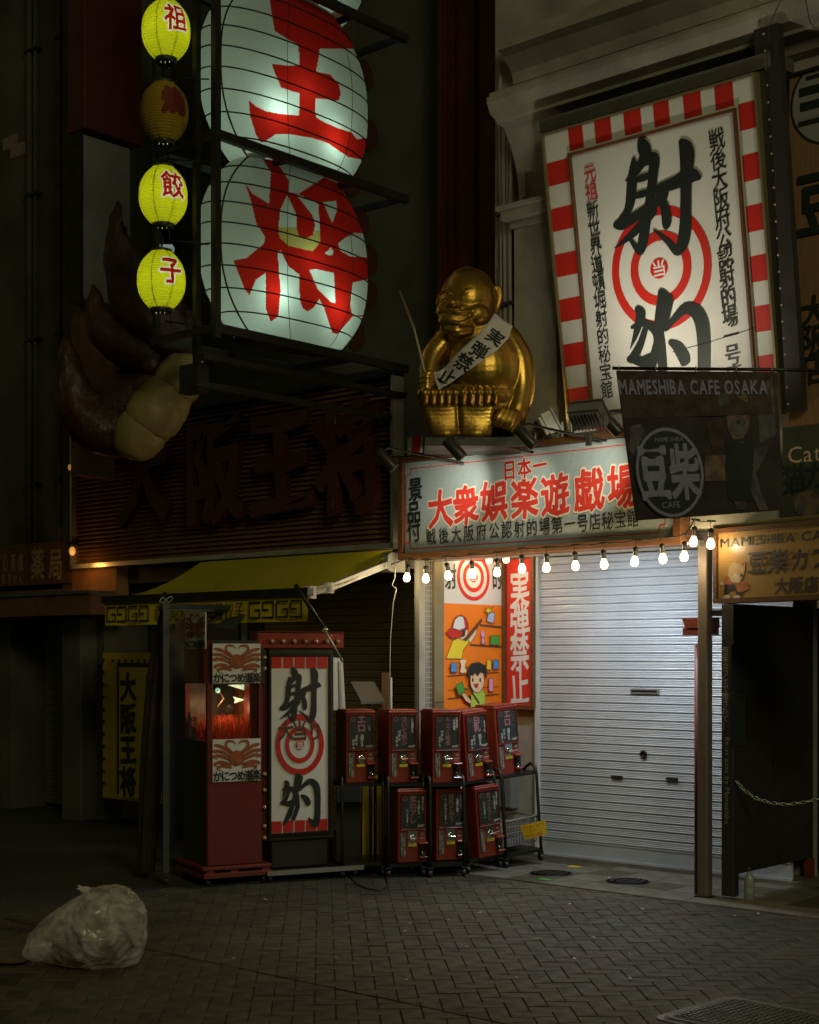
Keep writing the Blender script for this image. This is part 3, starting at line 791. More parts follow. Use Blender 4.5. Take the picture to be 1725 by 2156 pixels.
for c, x, y in zip('大衆娯楽遊戯場', (350, 485, 635, 797, 960, 1140, 1320), (445, 425, 405, 387, 370, 345, 325)):
    p = m6(x, y); w = .255; h = .31
    art.ch(c, p[0], p[1], w, h, 'cream_print', .085); art.ch(c, p[0], p[1], w, h, 'red_bright', .046)
for c, x, y in zip('日本一', (720, 800, 882), (240, 228, 216)):
    p = m6(x, y); art.ch(c, p[0], p[1], .13, .155, 'cream_print', .085); art.ch(c, p[0], p[1], .13, .155, 'red_print', .042)
art.build('red_characters', ms)
art = Art(.004, .0005)
st = '戦後大阪府公認射的場第一号店秘宝館'
for i, c in enumerate(st):
    t = i/(len(st)-1); p = m6(300+1075*t, 592-97*t); art.ch(c, p[0], p[1], .102, .132, 'ink', .018)
for c, x, y, h in (('景', 222, 340, .19), ('品', 214, 462, .18), ('付', 214, 562, .18)):
    p = m6(x, y); art.ch(c, p[0], p[1], .145, h, 'ink', .032)
art.build('black_characters', ms)
# platform behind the sign top that carries the statue
MB().box(.0, MW, MH-.30, MH-.24, -.60, -.182).build('shelf', 'dark_metal', ms)
MB().box(0, MW, .0, .04, -.34, -.182).build('underside', 'white_metal', ms)
# spotlights on arms over the sign
spots = [(960, 945, 'black spotlight over the left part of the fascia sign'), (1110, 920, 'black spotlight over the middle of the fascia sign'), (1290, 893, 'black spotlight over the sign beside the hanging banner'), (817, 968, 'dim spotlight at the left end of the fascia sign')]
for vx, vy, lab in spots:
    a, z = GM(1.85).hit(vx, vy); fr = GM(1.85).moved(a, z)
    t = thing('sign_spotlight', lab, 'spotlight', fr, 'black spotlights along the top of the fascia sign')
    p, q = Vector((-.05, .065, .05)), Vector((.04, -.065, -.03))
    MB().tube([p, p+(q-p)*.08, q-(q-p)*.1, q], [.03, .04, .043, .043], seg=16).build('barrel', 'black_plastic', t)
    MB().tube([(-.03, .05, .04), (-.01, .09, -.02), (.12, .05, -.22), (.30, .0, -.50)], .009, seg=8).build('arm', 'black_metal', t)
    if vx > 900:
        w = fr.at(q.x, q.y-.012, q.z-.005); tv = {960: (955, 1025), 1110: (1085, 1035), 1290: (1225, 995)}[vx]; tg = mf.at(*mf.hit(*tv))
        lamp('spotlight_lamp', 'SPOT', w, {960: 56, 1110: 28, 1290: 62}[vx], (.96, .97, .84), t, .03, aim=tg, spot=52, blend=1)
# floodlights on the shelf
def flood(name, lab, vx, vy, n, m, yaw, tilt, e, col, aim, sc=1.0, spotd=100):
    fr0 = GM(n); a, z = fr0.hit(vx, vy); f = fr0.moved(a, z)
    t = thing(name, lab, 'floodlight', f)
    R = Matrix.Rotation(yaw, 4, 'Y') @ Matrix.Rotation(tilt, 4, 'X')
    def rb(x0, x1, y0, y1, z0, z1, nm, mm):
        b = MB(); b.cbox(x0*sc, x1*sc, y0*sc, y1*sc, z0*sc, z1*sc, .01); b.v = [tuple(R @ Vector(p)) for p in b.v]; return b.build(nm, mm, t)
    rb(-.11, .11, -.08, .08, -.05, .03, 'housing', m); rb(-.12, .12, -.09, .09, .03, .045, 'rim', m)
    for k in range(9): rb(-.1+k*.024, -.092+k*.024, -.07, .07, -.075, -.05, 'cooling_fin', m)
    MB().tube([(-.12*sc, 0, 0), (-.12*sc, -.12*sc, 0), (.12*sc, -.12*sc, 0), (.12*sc, 0, 0)], .010, seg=8).build('bracket', m, t)
    MB().bar((0, -.12*sc, 0), (0, -.2*sc, 0), .03, .03).build('foot', m, t)
    if e:
        w = f.o+(f.m().to_3x3() @ (R.to_3x3() @ Vector((0, 0, .06*sc)))); lamp('flood_lamp', 'SPOT', w, e, col, t, .08, aim=aim, spot=spotd, blend=1)
    return t
brd = bf.at(W_*.5, H_*.55, 0)
flood('floodlight', 'white ribbed floodlight on the ledge between gold statue and striped board', 1156, 892, 1.15, 'white_metal', 2.4, -.5, 60, (1.0, .78, .38), L(.62, 1.5, 3.75), 1.0, 110)
flood('floodlight', 'grey floodlight aimed up in front of the striped board', 1240, 872, 2.0, 'grey_panel', 3.3, -.9, 66, (1.0, .90, .70), bf.at(W_*.6, H_*.5, 0), 1.0, 120)
# ================================================================ recess: wire mesh panel, brass column, poster, red banner
pf_ = Fr(L(-.375, 1.12), IN)       # wall facing along the street; x runs into the building
ps = thing('mesh_column', 'white post with wire mesh at the outer corner of the recess', 'post', pf_)
a0, a1, a2, a3 = (pf_.hit(v, 1400)[0] for v in (875, 886, 905, 925))
MB().box(a0, a1, 0, 2.4, 0, .04).build('edge_strip', 'plaster_smooth', ps)
b = MB()
for k in range(6): x = a1+(a2-a1)*k/5; b.bar((x, 0, .02), (x, 2.4, .02), .004, .004)
for k in range(60): b.bar((a1, .04*k, .024), (a2, .04*k, .024), .004, .004)
b.build('wire_mesh', 'white_metal', ps)
br = thing('tan_column', 'plain tan column between wire mesh and shooting poster', 'column', pf_)
MB().box(a2, a3, 0, 2.45, 0, .05).build('shaft', 'brass', br); MB().box(a2, a3, 1.28, 1.285, .05, .052).build('joint', 'dark_metal', br)
pa0, pa1 = pf_.hit(925, 1400)[0], pf_.hit(1066, 1400)[0]
pz0, pz1 = .9, 2.44
fA = pf_.moved(pa0, pz0, .0); PW, PH = pa1-pa0-.02, pz1-pz0
po = thing('shooting_poster', 'orange poster with cartoon boys, prize shelves and red target at its top', 'poster', fA)
MB().box(0, PW, 0, PH, 0, .02).build('board', 'red_bright', po)
kx, ky = 900/1725, 800/1533
def c3(x, y): return fA.hit((1200+x*kx)/1.9, (2100+y*ky)/1.9, .02)
art = Art(.022, .0005)
xl = c3(1100, 600)[0]; xr = c3(1549, 610)[0]; yd = c3(1300, 607)[1]
art.rect(xl, yd, xr, PH-.02, 'white_print'); art.rect(xl, .0, xr, yd, 'orange_print')
def P(pts): return [c3(x, y) for x, y in pts]
def outl(pts, m, w=.005):
    q = P(pts); art.poly(q, m); art.line(q+q[:1], w, 'brown_print')
cx, cy = c3(1330, 400); rx = (c3(1455, 400)[0]-c3(1205, 400)[0])/2; ry = cy-c3(1330, 582)[1]
art.ring(cx, cy, rx, ry, .83, 'red_bright'); art.ring(cx, cy, rx*.64, ry*.64, .72, 'red_bright'); art.disc(cx, cy, rx*.25, ry*.22, 'red_bright'); art.ch('当', cx, cy, rx*.4, ry*.36, 'white_print', .03)
p = c3(1160, 395); art.ch('射', p[0]-.01, p[1], .15, .21, 'ink', .03); p = c3(1508, 400); art.ch('的', p[0], p[1], .13, .22, 'ink', .03)
for x0, y0, x1, y1, w in ((1380, 768, 1540, 785, .018), (1305, 920, 1540, 935, .016), (1130, 1160, 1520, 1130, .010), (1130, 1100, 1520, 1072, .004), (1130, 1332, 1520, 1298, .010), (1130, 1268, 1520, 1238, .004)):
    art.line(P([(x0, y0), (x1, y1)]), w, 'brown_print')
# boy with cap aiming a cork gun
outl([(1115, 1025), (1165, 890), (1200, 868), (1285, 878), (1290, 900), (1245, 960), (1235, 1027)], 'yellow_print')
outl([(1280, 880), (1325, 825), (1320, 790), (1350, 795), (1345, 840), (1300, 905)], 'skin_print')
outl([(1215, 800), (1270, 785), (1285, 795), (1275, 850), (1235, 885), (1215, 865)], 'skin_print')
outl([(1225, 800), (1262, 795), (1255, 850), (1225, 862)], 'ink')
outl([(1245, 880), (1385, 718), (1388, 735), (1340, 800), (1265, 890)], 'brown_print')
outl([(1155, 790), (1170, 730), (1195, 698), (1230, 690), (1265, 715), (1283, 765), (1280, 800), (1210, 810), (1158, 800)], 'red_print')
outl([(1160, 790), (1178, 725), (1205, 700), (1240, 702), (1252, 740), (1258, 790), (1210, 808)], 'white_print')
outl([(1112, 825), (1130, 800), (1165, 798), (1235, 812), (1232, 850), (1190, 872), (1140, 865)], 'red_print')
# burst and box
outl([(1405, 640), (1425, 645), (1430, 625), (1440, 645), (1470, 632), (1452, 655), (1462, 672), (1440, 668), (1432, 690), (1425, 668), (1400, 672), (1418, 657)], 'yellow_print')
outl([(1430, 690), (1455, 668), (1482, 680), (1470, 755), (1420, 738)], 'pale_blue_print')
p = c3(1389, 838); art.disc(p[0], p[1], .022, .028, 'violet_print'); outl([(1377, 912), (1382, 860), (1398, 860), (1403, 912)], 'violet_print')
outl([(1447, 918), (1447, 848), (1516, 848), (1516, 920)], 'green_print')
outl([(1143, 1128), (1145, 1056), (1188, 1058), (1188, 1130)], 'blue_print'); outl([(1466, 1105), (1468, 1034), (1508, 1034), (1508, 1105)], 'blue_print')
outl([(1416, 1110), (1418, 1035), (1450, 1035), (1450, 1110)], 'yellow_print'); outl([(1431, 1275), (1433, 1175), (1466, 1175), (1466, 1275)], 'pink_print')
for x, y, r in ((1232, 1062, .026), (1232, 1105, .028), (1216, 1045, .011), (1248, 1045, .011), (1217, 1120, .012), (1250, 1120, .012)):
    p = c3(x, y); art.disc(p[0], p[1], r, r*1.15, 'cream_print')
# second boy
outl([(1288, 1400), (1292, 1300), (1330, 1262), (1385, 1265), (1400, 1290), (1402, 1400)], 'lime_print')
outl([(1215, 1290), (1235, 1280), (1292, 1345), (1290, 1372), (1250, 1350)], 'skin_print')
p = c3(1338, 1190); art.disc(p[0], p[1], .092, .105, 'brown_print'); art.disc(p[0], p[1], .087, .10, 'skin_print')
outl([(1266, 1180), (1268, 1100), (1290, 1062), (1350, 1052), (1400, 1080), (1412, 1130), (1405, 1185), (1392, 1140), (1360, 1130), (1340, 1160), (1320, 1135), (1300, 1160), (1285, 1140)], 'ink')
for x in (1302, 1359): p = c3(x, 1188); art.disc(p[0], p[1], .010, .017, 'ink')
outl([(1312, 1220), (1345, 1218), (1338, 1243), (1322, 1245)], 'red_print')
outl([(1170, 1228), (1222, 1202), (1242, 1280), (1192, 1305)], 'green_print')
art.line(P([(1262, 1235), (1350, 1362)]), .012, 'brown_print')
art.build('printed_picture', po)
# red banner on the back wall
f0 = GM(.03); q0 = f0.hit(1064, 1492); q1 = f0.hit(1131, 1488); zt = f0.hit(1100, 1170)[1]
fB = f0.moved(q0[0], q0[1]); BWd, BH = q1[0]-q0[0], zt-q0[1]
bn = thing('red_banner', 'tall red banner with white brush characters in a wooden frame left of the shutter', 'banner', fB)
MB().box(.03, BWd-.03, .03, BH-.03, 0, .015).build('cloth', 'red_bright', bn)
b = MB(); b.box(0, .028, 0, BH, 0, .05); b.box(BWd-.028, BWd, 0, BH, 0, .05); b.box(.028, BWd-.028, 0, .035, 0, .05); b.box(.028, BWd-.028, BH-.03, BH, 0, .05); b.build('wooden_frame', 'wood_frame', bn)
def f6(x, y): return fB.hit((1500+x*.75362)/1.9, (1700+y*.75362)/1.9)
art = Art(.017, .0006)
for c, y in zip('実弾禁止', (868, 1040, 1205, 1385)):
    p = f6(779, y); art.ch(c, BWd/2, p[1], .205, .33, 'white_print', .035)
art.build('brush_characters', bn)
# ================================================================ giant lantern sign
def V3(p): return (p.x, p.y, p.z)
lc_s, lc_n = -.915, 2.0
LA, LB, LH = .825, .27, .665
def lpt(th, t, k=1.0):
    'surface point of a giant lantern, x into the building, y up, z towards the street end; th=0 faces out'
    e = 2.3; prof = (1-abs(t)**2.6*.42)
    return Vector((LA*k*prof*math.copysign(abs(math.sin(th))**(2/e), math.sin(th)), LH*t, LB*k*(.35+.65*prof)*math.copysign(abs(math.cos(th))**(2/e), math.cos(th))))
def big_lantern(label, zc, polys, ambers, energy, cut=None):
    fr = Fr(L(lc_s, lc_n, zc), IN); t = thing('giant_lantern', label, 'lantern', fr, 'giant paper lanterns stacked in the frame')
    NT, NV = 640, 330; im = fr.m(); imi = im.inverted()
    ths = np.linspace(-math.pi, math.pi, NT+1)[:-1]; tv = np.linspace(-1, 1, NV+1)
    V = [lpt(a, b) for b in tv for a in ths]
    b = MB(); fs = [(j*NT+i, j*NT+(i+1) % NT, (j+1)*NT+(i+1) % NT, (j+1)*NT+i) for j in range(NV) for i in range(NT)]
    b.add(V, fs, M['lantern_white'], True); b.slot(M['lantern_red']); b.slot(M['lantern_amber'])
    arr = np.array([V3(v) for v in V]); fa = np.array(fs); cen = arr[fa].mean(1)
    w = cen @ np.array(im.to_3x3()).T + np.array(im.translation)
    px = CX+F*w[:, 0]/w[:, 1]; py = HY-F*(w[:, 2]-CH)/w[:, 1]
    frontm = cen[:, 2] > -.02
    hol = np.zeros(len(fs), bool)
    if cut:
        v, f = union(cut); hol = in_tris(px, py, v, f)
    def mark(pl, k):
        v, f = union(pl); ins = in_tris(px, py, v, f) & frontm
        ins &= (hol if k == 2 else ~hol)
        for i in np.where(ins)[0]: b.mi[i] = k
    if polys: mark(polys, 1)
    if ambers: mark(ambers, 2)
    b.build('paper_shell', None, t)
    rib = []
    for tt in [-1, -.78, -.55, -.32, -.09, .14, .37, .60, .82, 1]:
        MB().tube([lpt(a, tt, 1.012) for a in np.linspace(-math.pi, math.pi, 65)[:-1]], .0055, seg=6, closed=True).build('hoop', 'black_metal', t)
    for a in (-.25, .55): MB().tube([lpt(a, x, 1.004) for x in np.linspace(-1, 1, 21)], .0022, seg=5).build('fine_wire', 'dark_metal', t)
    for a in (-1.15, 1.7, 2.6, -2.3):
        MB().tube([lpt(a, x, 1.012) for x in np.linspace(-1, 1, 21)], .0065, seg=6).build('upright_rib', 'black_metal', t)
    b = MB(); v = [lpt(a, 1, 1.0) for a in ths[::6]]; b.add(v+[Vector((0, LH+.02, 0))], [(i, (i+1) % len(v), len(v)) for i in range(len(v))])
    v = [lpt(a, -1, 1.0) for a in ths[::6]]; b.add(v+[Vector((0, -LH-.01, 0))], [((i+1) % len(v), i, len(v)) for i in range(len(v))]); b.build('end_caps', 'dark_metal', t)
    for x, y, e in energy:
        lamp('lantern_lamp', 'POINT', fr.at(x, y*LH, .11), e*.85, (.72, .98, .90), t, .05)
    return t
def PX2(pts): return [((700+x*.6494)/1.9, (y*.6494)/1.9) for x, y in pts]
wang = [PX2([(580, -30), (600, 100), (615, 190), (700, 245), (762, 275), (768, 400), (700, 405), (595, 392), (625, 470), (655, 540), (765, 575), (765, 712), (640, 700), (560, 685), (500, 655), (455, 618), (465, 720), (500, 830), (530, 878), (555, 872), (620, 828), (700, 826), (850, 850), (940, 880), (1070, 968), (1250, 1000), (1250, 840), (1120, 858), (1090, 815), (1020, 795), (905, 745), (868, 720), (865, 605), (1010, 620), (1022, 580), (1010, 520), (960, 460), (870, 440), (885, 360), (893, 300), (1050, 300), (1250, 300), (1250, -30)])]
jiang = [PX2([(430, 1120), (475, 1190), (580, 1255), (592, 1060), (540, 980), (560, 965), (650, 1030), (700, 1110), (695, 1180), (760, 1195), (860, 1130), (960, 1065), (1080, 1150), (1280, 1250), (1280, 1950), (1095, 1950), (1000, 2060), (970, 2050), (920, 1900), (890, 1840), (860, 1890), (820, 1920), (790, 1900), (770, 1850), (765, 1690), (700, 1640), (650, 1540), (632, 1560), (640, 1640), (650, 1800), (638, 1950), (590, 1982), (560, 1900), (560, 1680), (500, 1720), (460, 1820), (430, 1780), (360, 1605), (440, 1590), (550, 1500), (556, 1460), (500, 1370), (470, 1240)])]
holes = [PX2(q) for q in (
 [(690, 1205), (650, 1290), (640, 1385), (642, 1462), (700, 1515), (850, 1548), (898, 1490), (893, 1440), (885, 1260), (860, 1240), (760, 1196), (745, 1200), (790, 1250), (850, 1330), (864, 1390), (850, 1450), (810, 1466), (765, 1455), (748, 1400), (748, 1320), (700, 1215)],
 [(915, 1245), (995, 1235), (1000, 1290), (970, 1378), (940, 1310)], [(925, 1560), (960, 1525), (978, 1545), (975, 1570), (945, 1575)],
 [(1005, 1500), (1050, 1465), (1105, 1435), (1280, 1440), (1280, 1590), (1080, 1580), (1020, 1545)], [(830, 1665), (870, 1658), (980, 1680), (990, 1870), (960, 1860), (880, 1780)],
 [(1095, 1740), (1280, 1700), (1280, 1930), (1095, 1945), (1080, 1880)])]
amb = [PX2([(630, 1400), (748, 1400), (765, 1455), (810, 1466), (850, 1450), (866, 1420), (910, 1420), (910, 1560), (640, 1560)])]
hole = None
big_lantern('upper lit giant white lantern bearing a red character with three bars', 5.93, [wang], None, [(-.30, -.42, 3.8), (.25, -.50, 3.6), (-.05, -.10, 2.2)])
big_lantern('lower lit giant white lantern bearing a crowded red character', 4.665, [jiang], [amb], [(-.30, -.52, 3.6), (.28, -.50, 4.0), (.02, -.10, 2.4)], [holes])
big_lantern('topmost giant lantern cut off by the top of the picture', 7.195, [[[(590, -200), (700, -200), (700, -60), (590, -60)]]], None, [(0, -.5, 7)])
dm('letter_edge', (.035, .010, .008), .3)
# dark red letter edges standing off at the far side
fr = Fr(L(lc_s, lc_n, 0), IN)
lf_ = thing('lantern_sign_frame', 'tall dark steel frame holding the giant lanterns out from the wall', 'frame', fr)
s1 = Fr(L(lc_s+.34, lc_n, 0), IN)
xo = s1.hit(456, 400)[0]
b = MB(); b.box(xo-.025, xo+.025, 3.86, 9.5, .31, .36); b.build('front_post', 'black_metal', lf_)
s2 = Fr(L(lc_s-.34, lc_n, 0), IN); xo2 = -1.0
MB().box(xo2-.02, xo2+.03, 3.9, 9.5, -.34, -.30).build('rear_post', 'black_metal', lf_)
xq = fr.hit(414, 400)[0]; MB().box(xq-.02, xq+.025, 3.7, 9.5, -.02, .02).build('outer_post', 'dark_metal', lf_)
for z in (3.93, 5.28, 6.56):
    b = MB(); b.box(xo-.02, 1.0, z-.03, z+.03, .30, .35); b.build('cross_rail', 'black_metal', lf_)
    b = MB(); b.box(xo-.02, 1.0, z-.03, z+.03, -.35, -.30); b.build('cross_rail', 'black_metal', lf_)
    for x in (xo, -.3, .4, .95): MB().box(x-.015, x+.015, z-.025, z+.025, -.30, .30).build('tie_bar', 'black_metal', lf_)
b = MB(); b.box(xo-.1, 1.0, 3.70, 3.74, .25, .33); b.box(xo-.1, 1.0, 3.52, 3.56, .2, .26); b.build('lower_rail', 'dark_metal', lf_)
MB().box(xo-.05, xo+.05, 3.50, 3.70, .0, .2).build('hanger_box', 'black_metal', lf_)
for z, rr in ((5.93, ((-.18, .88), (.50, .62), (-.80, .86))), (4.665, ((.62, .9), (.22, .94), (-.2, .96), (-.72, .9)))):
    for tt, tl in rr:
        c = lpt(1.35, tt, 1.03); v = [(c.x+.10*math.cos(a), c.y+z+.13*math.sin(a), c.z+.0) for a in np.linspace(0, 2*math.pi, 17)[:-1]]
        MB().prism([(p[0], p[1]) for p in v], c.z-.01, c.z+.012).build('letter_edge', 'letter_edge', lf_)
for z in (5.27, 6.545):
    for x in (-.5, -.25, 0.0, .3): MB().box(x, x+.12, z+.03, z+.045, .1, .28).build('vent_mesh', 'white_metal', lf_)

# yellow lanterns
def yellow(label, vx, vy, ch, dead=False):
    Yd = 10.4; c = CAM+ray(vx, vy)*Yd; R = .168; Hh = .198
    fr = front(c, math.radians(0)); t = thing('yellow_lantern', label, 'lantern', fr, 'small yellow lanterns hanging in a column')
    NT, NV = 220, 132; V = []; 
    def pt(a, u, k=1):
        r = R*(1-abs(u)**2.5*.55)*k; r += .0028*math.cos(u*math.pi*22)
        return (r*math.sin(a), Hh*u, r*math.cos(a))
    ths = np.linspace(-math.pi, math.pi, NT+1)[:-1]; tv = np.linspace(-1, 1, NV+1)
    V = [pt(a, u) for u in tv for a in ths]
    fs = [(j*NT+i, j*NT+(i+1) % NT, (j+1)*NT+(i+1) % NT, (j+1)*NT+i) for j in range(NV) for i in range(NT)]
    sfx = '_dead' if dead else ''
    b = MB(); b.add(V, fs, M['lantern_yellow'+sfx], True); b.slot(M['lantern_red'+sfx]); b.slot(M['lantern_pale'] if not dead else M['lantern_yellow_dead'])
    aa = np.array([(ths[i]+math.pi/NT) for j in range(NV) for i in range(NT)]); uu = np.array([(tv[j]+1/NV) for j in range(NV) for i in range(NT)])
    X_ = aa*R; Y_ = uu*Hh; a0 = math.radians(36)
    for bold, k in ((.105, 2), (.004 if dead else .035, 1)):
        v, f = cell(ch, a0*R, .045, .185, .20, bold); ins = in_tris(X_, Y_, v, f)
        for i in np.where(ins)[0]: b.mi[i] = k
    b.build('paper_shell', None, t)
    for k in range(7):
        a = -math.pi+2*math.pi*k/7+.2; MB().tube([(p[0]*.985, p[1], p[2]*.985) for p in [pt(a, u, .985) for u in np.linspace(-1, 1, 17)]], .0028, seg=5).build('inner_rib', 'dark_metal', t)
    MB().lathe([(.055, -Hh-.028), (.075, -Hh-.026), (.078, -Hh+.004), (.05, -Hh+.004)], seg=20).build('base_ring', 'black_plastic', t)
    MB().lathe([(.05, Hh-.004), (.078, Hh-.002), (.074, Hh+.02), (.03, Hh+.03)], seg=20).build('top_ring', 'black_plastic', t)
    for k in range(3): MB().lathe([(.006, -Hh-.045), (.009, -Hh-.04), (.009, -Hh-.03), (.005, -Hh-.027)], (-.03+.03*k, 0, .04), seg=8).build('drip_stud', 'chrome', t)
    MB().tube([(0, Hh+.02, 0), (.01, Hh+.09, 0), (0, Hh+.15, 0)], .006, seg=6).build('hook', 'dark_metal', t)
    if not dead: lamp('lantern_lamp', 'POINT', c, 1.0, (1.0, .98, .62), t, .04)
yellow('top lit yellow lantern with a red character', 350, 65, '祖')
yellow('unlit brown yellow lantern second from the top', 346, 237, '焼', True)
yellow('third lit yellow lantern with a dense red character', 344, 413, '餃')
yellow('lowest lit yellow lantern under a blue reflecting cap', 340, 591, '子')
f = front(CAM+ray(345, 400)*10.45); t = thing('lantern_cable', 'thin dark cable and rods that carry the column of yellow lanterns', 'cable', f)
MB().tube([(.02, 4, -.2), (.0, 0, -.2), (.02, -.9, -.2)], .006, seg=6).build('cable', 'wire', t)
for k in range(5): MB().tube([(-.02, 1.45-k*.585, -.18), (.32, 1.37-k*.585, .0)], .006, seg=6).build('bracket_rod', 'dark_metal', t)
MB().box(-.03, .06, -.415, -.385, -.10, .0).build('blue_cap', 'blue_emit', t)  # the cap is no lamp; its blue reflection is put in as emission

# grey sign boxes far left
f = GM(1.9); 
def qbox(name, label, cat, n, vx0, vy0, vx1, vy1, d, m, nm='panel', extra=None):
    fr = GM(n); a, z = fr.hit(vx0, vy0); a1, z1 = fr.hit(vx1, vy1); f2 = fr.moved(a, z); t = thing(name, label, cat, f2)
    MB().cbox(0, a1-a, 0, z1-z, -d, 0, .008).build(nm, m, t); return t, f2, a1-a, z1-z
fs = Fr(L(*[hit(1.75, 176, 500)[0], 1.75]), IN)
z0 = fs.hit(176, 628)[1]; z1 = fs.hit(176, 282)[1]; w_ = fs.hit(276, 400)[0]
t = thing('blank_sign_box', 'blank grey projecting sign box beside the crab claw model', 'sign', fs)
MB().cbox(0, w_, z0, z1, -.25, 0, .01).build('panel', 'grey_panel', t)
MB().box(-.02, 0, z0-.02, z1+.02, -.25, -.0).build('edge', 'dark_metal', t)
fs = Fr(L(hit(1.6, 146, 400)[0], 1.6), U)
z0 = fs.hit(146, 640)[1]; z1 = fs.hit(146, 0)[1]+.4; w_ = fs.hit(168, 400)[0]
t = thing('narrow_sign_box', 'tall narrow grey green sign edge left of the blank sign box', 'sign', fs)
MB().cbox(0, w_, z0, z1, -.4, 0, .01).build('panel', 'grey_panel', t); MB().box(0, w_*.9, z0-1.6, z0-.08, -.4, -.02).build('lower_panel', 'brick_sign', t)
fs = Fr(L(hit(1.7, 178, 100)[0], 1.7), IN); z0 = fs.hit(178, 268)[1]; w_ = fs.hit(300, 100)[0]
t = thing('red_sign_box', 'dark red unlit projecting sign at the top left', 'sign', fs)
MB().cbox(0, w_, z0, z0+3, -.25, 0, .01).build('panel', 'maroon_wall', t)

# ================================================================ giant crab claw model
def loft(path, seg=18, m='crab_red', flat=.8):
    'path of (x, y, r) in picture units about the frame origin -> rounded body'
    return path
YC = 11.7; kc = YC/F
fc = front(CAM+ray(270, 760)*YC)
t = thing('crab_claw_model', 'giant dark red crab claw model with cream joint above the awning', 'model', fc)
def cp(x, y, z=0): return ((x-270)*kc, (760-y)*kc, z)
def limb(name, pts, m, lumps=0.0, sub=5, flat=1.0):
    P = [np.array(p, float) for p in pts]; out = []
    for i in range(len(P)-1):
        a, b_, c, d = P[max(i-1, 0)], P[i], P[i+1], P[min(i+2, len(P)-1)]
        for k in range(sub):
            u = k/sub; out.append(.5*((2*b_)+(c-a)*u+(2*a-5*b_+4*c-d)*u*u+(3*b_-a-3*c+d)*u**3))
    out.append(P[-1]); b = MB()
    b.tube([cp(p[0], p[1], p[2]*kc) for p in out], [max(.004, p[3]*kc) for p in out], seg=28)
    if lumps:
        nv = []
        for v in b.v:
            q = Vector(v); n = noise.noise(q*9)*.6+noise.noise(q*26)*.4; nv.append(tuple(q+Vector((n, n*.6, n))*lumps))
        b.v = nv
    b.v = [(x, y, z*flat) for x, y, z in b.v]
    return b.build(name, m, t)
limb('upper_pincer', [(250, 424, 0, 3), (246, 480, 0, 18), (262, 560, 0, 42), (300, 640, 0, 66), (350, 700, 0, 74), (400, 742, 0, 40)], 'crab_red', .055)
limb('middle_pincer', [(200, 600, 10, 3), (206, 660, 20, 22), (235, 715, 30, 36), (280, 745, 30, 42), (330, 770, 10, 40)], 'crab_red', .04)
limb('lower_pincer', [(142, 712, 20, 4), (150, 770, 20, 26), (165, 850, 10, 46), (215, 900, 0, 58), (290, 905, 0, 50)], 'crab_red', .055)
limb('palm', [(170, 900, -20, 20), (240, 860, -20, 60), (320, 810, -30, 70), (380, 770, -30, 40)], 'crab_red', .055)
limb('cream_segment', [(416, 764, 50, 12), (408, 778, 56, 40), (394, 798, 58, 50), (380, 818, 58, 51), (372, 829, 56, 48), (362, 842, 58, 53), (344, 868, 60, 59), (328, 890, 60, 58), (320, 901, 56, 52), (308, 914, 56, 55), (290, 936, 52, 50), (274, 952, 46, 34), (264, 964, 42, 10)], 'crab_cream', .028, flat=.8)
rr_ = random.Random(8); b = MB()
for k in range(150):
    u = rr_.random(); br_ = rr_.choice([((250, 470, 12), (262, 560, 40), (300, 640, 62), (350, 700, 66)), ((150, 760, 20), (165, 850, 42), (215, 900, 52), (290, 905, 46)), ((206, 660, 20), (235, 715, 32), (280, 745, 38))])
    q = u*(len(br_)-1); n_ = min(int(q), len(br_)-2); f_ = q-n_; p_ = [br_[n_][c]*(1-f_)+br_[n_+1][c]*f_ for c in range(3)]
    a_ = rr_.uniform(-1.3, 1.3); r_ = p_[2]*kc; base = Vector(cp(p_[0]+p_[2]*math.sin(a_)*.9, p_[1]+rr_.uniform(-.3, .3)*p_[2]))+Vector((0, 0, r_*math.cos(a_)*.95)); nrm_ = Vector((math.sin(a_), 0, math.cos(a_)))
    b.tube([base-nrm_*.01, base+nrm_*.028], [.016, .003], seg=6)
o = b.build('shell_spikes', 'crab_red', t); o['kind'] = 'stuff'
MB().bar(cp(380, 770, -60), cp(450, 720, -200), .05, .05).build('support_arm', 'black_metal', t)

# ================================================================ louvred fascia of the restaurant
lv = GM(1.05); a0 = lv.hit(160, 1187)[0]; a1, zt = lv.hit(831, 792); zb = lv.hit(831, 1141)[1]
lvf = lv.moved(a0, zb); LW, LHt = a1-a0, zt-zb
t = thing('louvred_fascia', 'dark louvred shop fascia with big unlit red characters over the awning', 'sign', lvf)
n = 32; pit = LHt/n
b = MB(); b.v = []; b.add([(0, 0, 0), (LW, 0, 0), (LW, pit*.82, -.035), (0, pit*.82, -.035), (0, -.006, -.01), (LW, -.006, -.01)], [(0, 1, 2, 3), (5, 1, 0, 4)])
me = b.mesh('louvre_slat', M['brick_sign'])
for i in range(n):
    o = link(bpy.data.objects.new('louvre_slat', me), t); o.location = (0, pit*i, 0)
MB().box(-.02, LW+.02, 0, LHt, -.10, -.05).build('back_panel', 'black_wall', t)
b = MB(); b.box(-.03, LW+.03, -.05, -.008, -.08, .05); b.build('bottom_rail', 'aluminium', t)
b = MB(); b.box(-.03, LW+.03, LHt, LHt+.03, -.08, .04); b.build('top_rail', 'dark_metal', t)
MB().box(LW, LW+.03, -.05, LHt, -.08, .05).build('end_rail', 'aluminium', t)
MB().box(-.03, 0, -.05, LHt, -.08, .05).build('end_rail', 'aluminium', t)
